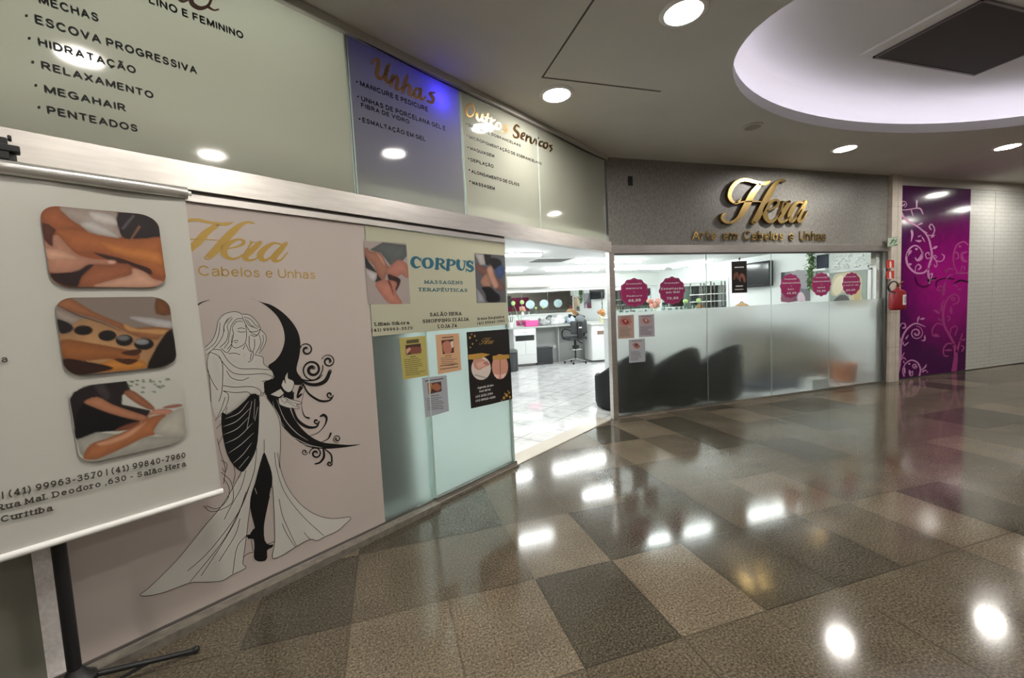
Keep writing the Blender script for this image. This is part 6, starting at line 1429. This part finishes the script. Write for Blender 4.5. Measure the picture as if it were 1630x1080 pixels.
# white reception counter with glasses
YC = 6.45
xc0 = xz(YC - .25, 983, 520)[0]; xc1 = xz(YC - .25, 1205, 500)[0]
zc = xz(YC - .2, 1050, 502)[1]
o = thing('reception_counter', 'white reception counter behind the armchairs, blurred by the frosted glass', 'counter', (xc0, YC, 0))
m = MB().use(M_WHITE); m.box(xc0, xc1, YC - .22, YC + .22, .08, zc - .03); m.build('body', o)
m = MB().use(M_WHITE); m.box(xc0 - .03, xc1 + .03, YC - .26, YC + .26, zc - .03, zc); m.build('top', o, bevel=.006)
m = MB().use(M_STEELD); m.box(xc0 + .04, xc1 - .04, YC - .18, YC + .18, .005, .08); m.build('plinth', o)
def cup(px_, r, h, y=YC - .12):
    x = xz(y, px_, 497)[0]
    return x, y, r, h
proto_c = None
cups = [(988, .03, .12), (998, .034, .10), (1009, .03, .11), (1020, .036, .09), (1029, .03, .11), (1040, .034, .10), (1056, .03, .12), (1066, .034, .11), (1077, .03, .12), (1090, .04, .135), (1105, .04, .14)]
nm = ['', 'second', 'third', 'fourth', 'fifth', 'sixth', 'seventh', 'eighth', 'ninth']
for k, (px_, r, h) in enumerate(cups):
    x = xz(YC - .12, px_, 497)[0]
    lb = 'leftmost clear glass in the row on the reception counter' if k == 0 else 'clear glass before the left green pompom flower on the reception counter' if k == 9 else 'rightmost clear glass in the row on the reception counter' if k == 10 else '%s clear glass from the left on the reception counter' % nm[k]
    o = tag(MB().use(M_CUP).lathe((x, YC - .12, zc + .001), [(r * .7, 0), (r * .8, .004), (r, h), (r - .003, h), (r * .72, .008), (.001, .008)], 16).build('drinking_glass', None, True), lb, 'glass', 'clear glasses on the reception counter')
for px_, py_, lb in ((1091, 480, 'green pompom flower, left one of two behind the row of glasses'), (1112, 478.5, 'green pompom flower, right one of two behind the row of glasses')):
    fx, fz = xz(YC - .04, px_, py_)
    bx = xz(YC - .12, 1096 if px_ < 1100 else 1112, 497)[0]
    o = thing('pompom_flower', lb, 'flower', (bx, YC - .12, zc + .01), 'pompom flowers on the reception counter')
    m = MB().use(mat('stem_green', (.16, .30, .10), .6)); m.cyl((bx, YC - .04, zc + .002), (fx, YC - .04, fz), .004, seg=6); m.build('stem', o)
    m = MB().use(mat('pompom_green', (.46, .62, .26), .8)); m.blob((fx, YC - .04, fz), .042, 3, (1, 1, 1), .10, 3); m.build('bloom', o)
fx = xz(YC + .1, 1041, 480)[0]
o = thing('pink_bouquet', 'pink flower arrangement between the two left price stickers', 'flowers', (fx, YC + .1, zc))
m = MB().use(M_WHITEP); m.lathe((fx, YC + .1, zc + .001), [(.03, 0), (.05, .01), (.055, .07), (.045, .10)], 14); m.build('pot', o, True)
m = MB().use(mat('pink_petals', (.72, .36, .30), .8))
for i in range(12): m.blob((fx + .11 * math.cos(i * 2.4) * (i / 12) ** .5, YC + .1 + .08 * math.sin(i * 2.4), zc + .16 + .05 * ((i * 7) % 4) / 3 * 2), .045, 1, jit=.3, seed=i)
m.build('petals', o)
m = MB().use(mat('stem_green', (.16, .30, .10), .6))
for i in range(7): m.cyl((fx, YC + .1, zc + .05), (fx + .09 * math.cos(i * 2.4), YC + .1 + .06 * math.sin(i * 2.4), zc + .17), .004, seg=5)
m.build('stems', o)
fx = xz(YC, 1181, 490)[0]
o = thing('wicker_basket', 'tan woven basket on the right end of the reception counter', 'basket', (fx, YC, zc))
m = MB().use(noisy('wicker', (.34, .20, .10), (.55, .36, .20), 60, .8, 3, .3, 0, .4)); m.lathe((fx, YC, zc + .001), [(.12, 0), (.14, .03), (.13, .07), (.10, .10), (.055, .125), (.02, .13)], 20); m.build('body', o, True)
m = MB().use(mat('wicker_trim', (.30, .17, .08), .8)); m.tube([(fx - .05, YC, zc + .122), (fx - .01, YC, zc + .16), (fx + .05, YC, zc + .122)], .009, 8, 4); m.build('handle', o, True)

# right salon wall: television, posters, shelf, plant
def PRb(a, b, z0, z1, o0, o1): return (XR - o1, XR - o0, a, b, z0, z1)
o = thing('wall_television', 'black flat television on the white right salon wall beside the hanging sign', 'television', (XR - .1, 6.95, 1.66))
m = MB().use(M_BLACK); m.rbox(*PRb(6.50, 7.48, 1.66, 2.17, .07, .13), .02); m.build('housing', o, 'auto')
m = MB().use(mat('tv_screen', (.02, .022, .025), .12)); m.box(*PRb(6.56, 7.43, 1.72, 2.13, .1301, .133)); m.build('screen', o)
m = MB().use(M_STEELD); m.box(*PRb(6.9, 7.1, 1.8, 2.0, .0, .07)); m.build('bracket', o)
def wallpic(name, label, cat, corners, base, items, off=.012, text=None):
    (y0, z0), (y1, z1) = corners
    o = thing(name, label, cat, (XR, y0, z0))
    m = MB().use(base); m.box(*PRb(y0, y1, z0, z1, .001, off)); m.build('print', o)
    if items:
        m = MB()
        W_, Hh = y1 - y0, z1 - z0
        f = lambda k: (lambda u, v: Vector((XR - off - .001 - .0006 * k, y1 - u * W_, z1 - v * Hh)))
        for k, (c, pts, n_) in enumerate(items): m.use(ink(*c)); m.fill(f(k), pts, n_)
        m.build('picture', o)
    return o
wallpic('photo_poster', 'square grey poster with a pale pink figure behind the sticker offering 49,90', 'poster', ((5.81, 1.34), (6.39, 1.91)), ink(112, 110, 114),
        [((52, 52, 58), [(0, 0), (.14, 0), (.1, .6), (0, .7)], 0), ((150, 146, 150), [(.3, .05), (.9, .02), (.98, .6), (.6, .5)], 2), ((208, 184, 194), [(.62, 1), (.6, .82), (.68, .70), (.8, .76), (.86, 1)], 2), ((120, 60, 84), [(.02, 1), (.05, .75), (.3, .6), (.5, .8), (.55, 1)], 2)])
wallpic('hair_poster', 'poster of a woman with wavy blonde hair behind the rightmost price sticker', 'poster', ((4.86, 1.24), (5.44, 1.80)), ink(150, 158, 150),
        [((196, 184, 156), [(.1, .1), (.3, .0), (.7, .02), (.88, .25), (.86, .7), (.94, .98), (.6, .98), (.5, .6), (.1, .7), (.02, .5)], 3), ((222, 208, 180), [(.15, .2), (.35, .08), (.4, .4), (.2, .7), (.06, .5)], 3), ((206, 170, 148), [(.42, .2), (.64, .18), (.7, .45), (.6, .66), (.48, .62), (.40, .42)], 3), ((84, 80, 80), [(.1, .85), (.3, .68), (.5, .72), (.56, .98), (.05, .98)], 2), ((190, 164, 120), [(.7, .3), (.82, .4), (.84, .8), (.72, .9), (.66, .6)], 3)])
m = MB().use(ink(206, 206, 200))
pp = Plane((XR - .017, 0, 0), (0, -1, 0), Z, (-1, 0, 0))
tx = MB().use(ink(214, 214, 208))
vs_, fs_2, tx0, tx1, tch = text_mesh('KEUNE', .02)
tx.add([pp.p3(-5.40 + (v.x - tx0) * .26 / (tx1 - tx0), 1.262 + v.y * .055 / tch) for v in vs_], fs_2)
hp = [q_ for q_ in bpy.data.objects if q_.name.startswith('hair_poster')][0]
tx.build('lettering', hp)
o = wallpic('relief_panel', 'white panel of sculpted roses above the blonde hair poster', 'wall panel', ((4.84, 1.84), (5.45, 2.19)), mat('relief_white', (.74, .76, .74), .6), None, .02)
m = MB().use(mat('relief_rose', (.80, .82, .80), .6)); m2 = MB().use(mat('relief_shadow', (.36, .38, .37), .8))
rn = random.Random(9)
for i in range(70):
    y = rn.uniform(4.87, 5.42); z = rn.uniform(1.87, 2.16)
    m.blob((XR - .024, y, z), rn.uniform(.018, .034), 1, (.7, 1.2, .8), .3, i)
m.build('rose_relief', o)
o = thing('wall_box', 'small pale box on the right salon wall at the end of the rose relief', 'box', (XR, 4.76, 1.86)); m = MB().use(mat('pale_box', (.60, .62, .58), .5)); m.box(*PRb(4.745, 4.83, 1.88, 2.12, .001, .10)); m.build('body', o); m = MB().use(M_STEELD); m.box(*PRb(4.76, 4.815, 1.9, 1.905, .1, .102)); m.build('seam', o)
m = MB().use(M_WHITE); m.box(*PRb(4.79, 4.815, 1.0, 1.83, .001, .03)); m.box(*PRb(4.79, 5.47, 1.81, 1.835, .001, .03)); m.box(*PRb(5.455, 5.48, 1.0, 1.83, .001, .03)); struct(m.build('trim_poster_frame'))
o = thing('wall_shelf', 'white wall shelf with a navy back beside the hanging plant', 'shelf', (XR, 5.5, 1.86))
m = MB().use(mat('navy_panel', (.012, .016, .035), .5)); m.box(*PRb(5.46, 5.66, 1.90, 2.14, .001, .04)); m.build('back_panel', o)
m = MB().use(M_WHITE); m.box(*PRb(5.45, 5.67, 2.14, 2.165, .001, .12)); m.box(*PRb(5.45, 5.67, 1.865, 1.90, .001, .12)); m.build('board', o)
o = thing('hanging_plant', 'green trailing plant hanging from the salon ceiling beside the wall shelf', 'plant', (XR - .1, 5.72, 1.55))
m = MB().use(noisy('leaf_green', (.035, .12, .02), (.13, .27, .06), 14, .6))
rn = random.Random(2)
for i in range(330):
    z = 2.27 - .72 * (rn.random() ** 1.0); sp_ = .055 * (1 - .5 * (2.27 - z) / .75)
    c = Vector((XR - .10 + rn.gauss(0, sp_), 5.72 + rn.gauss(0, sp_ * .5), z)); a = rn.uniform(0, 2 * PI); d = Vector((math.cos(a), math.sin(a), -.9)).normalized() * .045; s_ = d.cross(Vector((rn.uniform(-1, 1), rn.uniform(-1, 1), 1))).normalized() * .014
    m.add([c, c + d * .5 + s_, c + d, c + d * .5 - s_], [(0, 1, 2, 3)])
m.build('foliage', o)
m = MB().use(mat('vine_stem', (.10, .13, .05), .7))
for i in range(7):
    x_, y_ = XR - .10 + rn.gauss(0, .03), 5.72 + rn.gauss(0, .02); m.tube([(x_, y_, 2.295), (x_ + .02, y_ - .01, 1.95), (x_ - .01, y_ + .02, 1.6)], .004, 5, 4)
m.build('stems', o)
# rack of glass shelves in front of the right mirror
o = thing('shelf_rack', 'white rack of thin shelves before the right salon mirror', 'rack', (XR - .3, 8.2, 0))
for x_ in (XR - .36, XR - .06):
    for y_ in (7.86, 8.52):
        m = MB().use(M_STEELD); m.box(x_ - .012, x_ + .012, y_ - .012, y_ + .012, .004, 1.86); m.build('post', o)
for i in range(7):
    m = MB().use(M_WHITE); z = .55 + .17 * i if i else .25
    m.box(XR - .38, XR - .04, 7.84, 8.54, z, z + .015); m.build('shelf', o)

# behind the right frosted panes
o = thing('loveseat', 'taupe loveseat with dark back blurred behind the frosted glass at right', 'sofa', (6.5, 5.7, 0))
M_TAUPE = mat('taupe_fabric', (.20, .18, .145), .85); M_TAUPED = mat('dark_taupe', (.055, .05, .045), .8)
m = MB().use(M_TAUPE); m.rbox(5.75, 7.35, 5.35, 6.05, .06, .46, .05); m.build('seat', o, 'auto')
m = MB().use(M_TAUPED); m.rbox(5.75, 7.35, 5.92, 6.14, .30, .94, .06); m.build('backrest', o, 'auto')
for x_ in (5.70, 7.22):
    m = MB().use(M_TAUPE); m.rbox(x_, x_ + .17, 5.33, 6.10, .06, .66, .05); m.build('armrest', o, 'auto')
for x_ in (5.85, 6.55): m = MB().use(M_TAUPE); m.rbox(x_, x_ + .66, 5.70, 5.92, .44, .80, .07); m.build('cushion', o, 'auto')
for x_, y_ in ((5.8, 5.4), (7.3, 5.4), (5.8, 6.0), (7.3, 6.0)): m = MB().use(M_BLACK); m.cyl((x_, y_, .004), (x_, y_, .07), .02, seg=8); m.build('leg', o)
xq = PF.px(1372, 596)
o = thing('terracotta_pot', 'orange terracotta pot behind the frosted glass at the right edge', 'pot', (7.12, 4.98, 0))
m = MB().use(mat('terracotta', (.50, .15, .04), .7)); m.lathe((7.10, 4.97, .006), [(.12, 0), (.15, .02), (.19, .26), (.20, .30), (.17, .30), (.15, .25)], 24); m.build('pot', o, 'auto')
m = MB().use(mat('pot_soil', (.12, .07, .04), .9)); m.cyl((7.10, 4.97, .22), (7.10, 4.97, .262), .145, .155, 20); m.build('soil', o)
o = thing('navy_floor_cushion', 'dark navy cushion on the salon floor behind the frosted glass', 'cushion', (5.9, 5.05, 0)); m = MB().use(mat('navy_fabric', (.03, .04, .065), .85)); m.rbox(5.25, 6.25, 4.95, 5.28, .006, .13, .05, 4); m.build('pad', o, 'auto'); m = MB().use(mat('navy_piping', (.06, .075, .11), .8)); m.tube([(5.28, 4.98, .07), (6.22, 4.98, .07), (6.22, 5.25, .07), (5.28, 5.25, .07), (5.28, 4.98, .07)], .008, 6, 0); m.build('piping', o)
o = thing('white_floor_box', 'low white box on the salon floor against the frosted glass', 'box', (6.3, 4.8, 0)); m = MB().use(M_WHITE); m.box(6.15, 6.5, 4.74, 4.92, .006, .14); m.build('body', o); m = MB().use(mat('pale_top', (.7, .7, .66), .3)); m.box(6.14, 6.51, 4.73, 4.93, .141, .155); m.build('lid', o)
# dark curtain behind the left frosted door
s0 = sP1 - .25; s1 = PA.st(640, 700, -.3)[0]
o = thing('dark_curtain', 'dark curtain blurred behind the left part of the frosted door', 'curtain', PA.p3(s0, 0, -.3))
m = MB().use(mat('curtain_grey', (.035, .042, .042), .9)); kk_ = 40; vs = []
for i in range(kk_ + 1):
    s_ = s0 + (s1 - s0) * i / kk_
    for z in (.02, 1.0, 2.2): vs.append(PA.p3(s_ + (.02 * (1 - z)), z, -.22 + .03 * math.sin(i * 1.3)))
m.add(vs, [(i * 3 + j, i * 3 + 3 + j, i * 3 + 4 + j, i * 3 + 1 + j) for i in range(kk_) for j in range(2)]); m.build('drape', o, True)
m = MB().use(M_STEELD); m.cyl(PA.p3(s0 - .1, 2.21, -.22), PA.p3(s1 + .1, 2.21, -.22), .012, seg=10); m.build('rod', o)
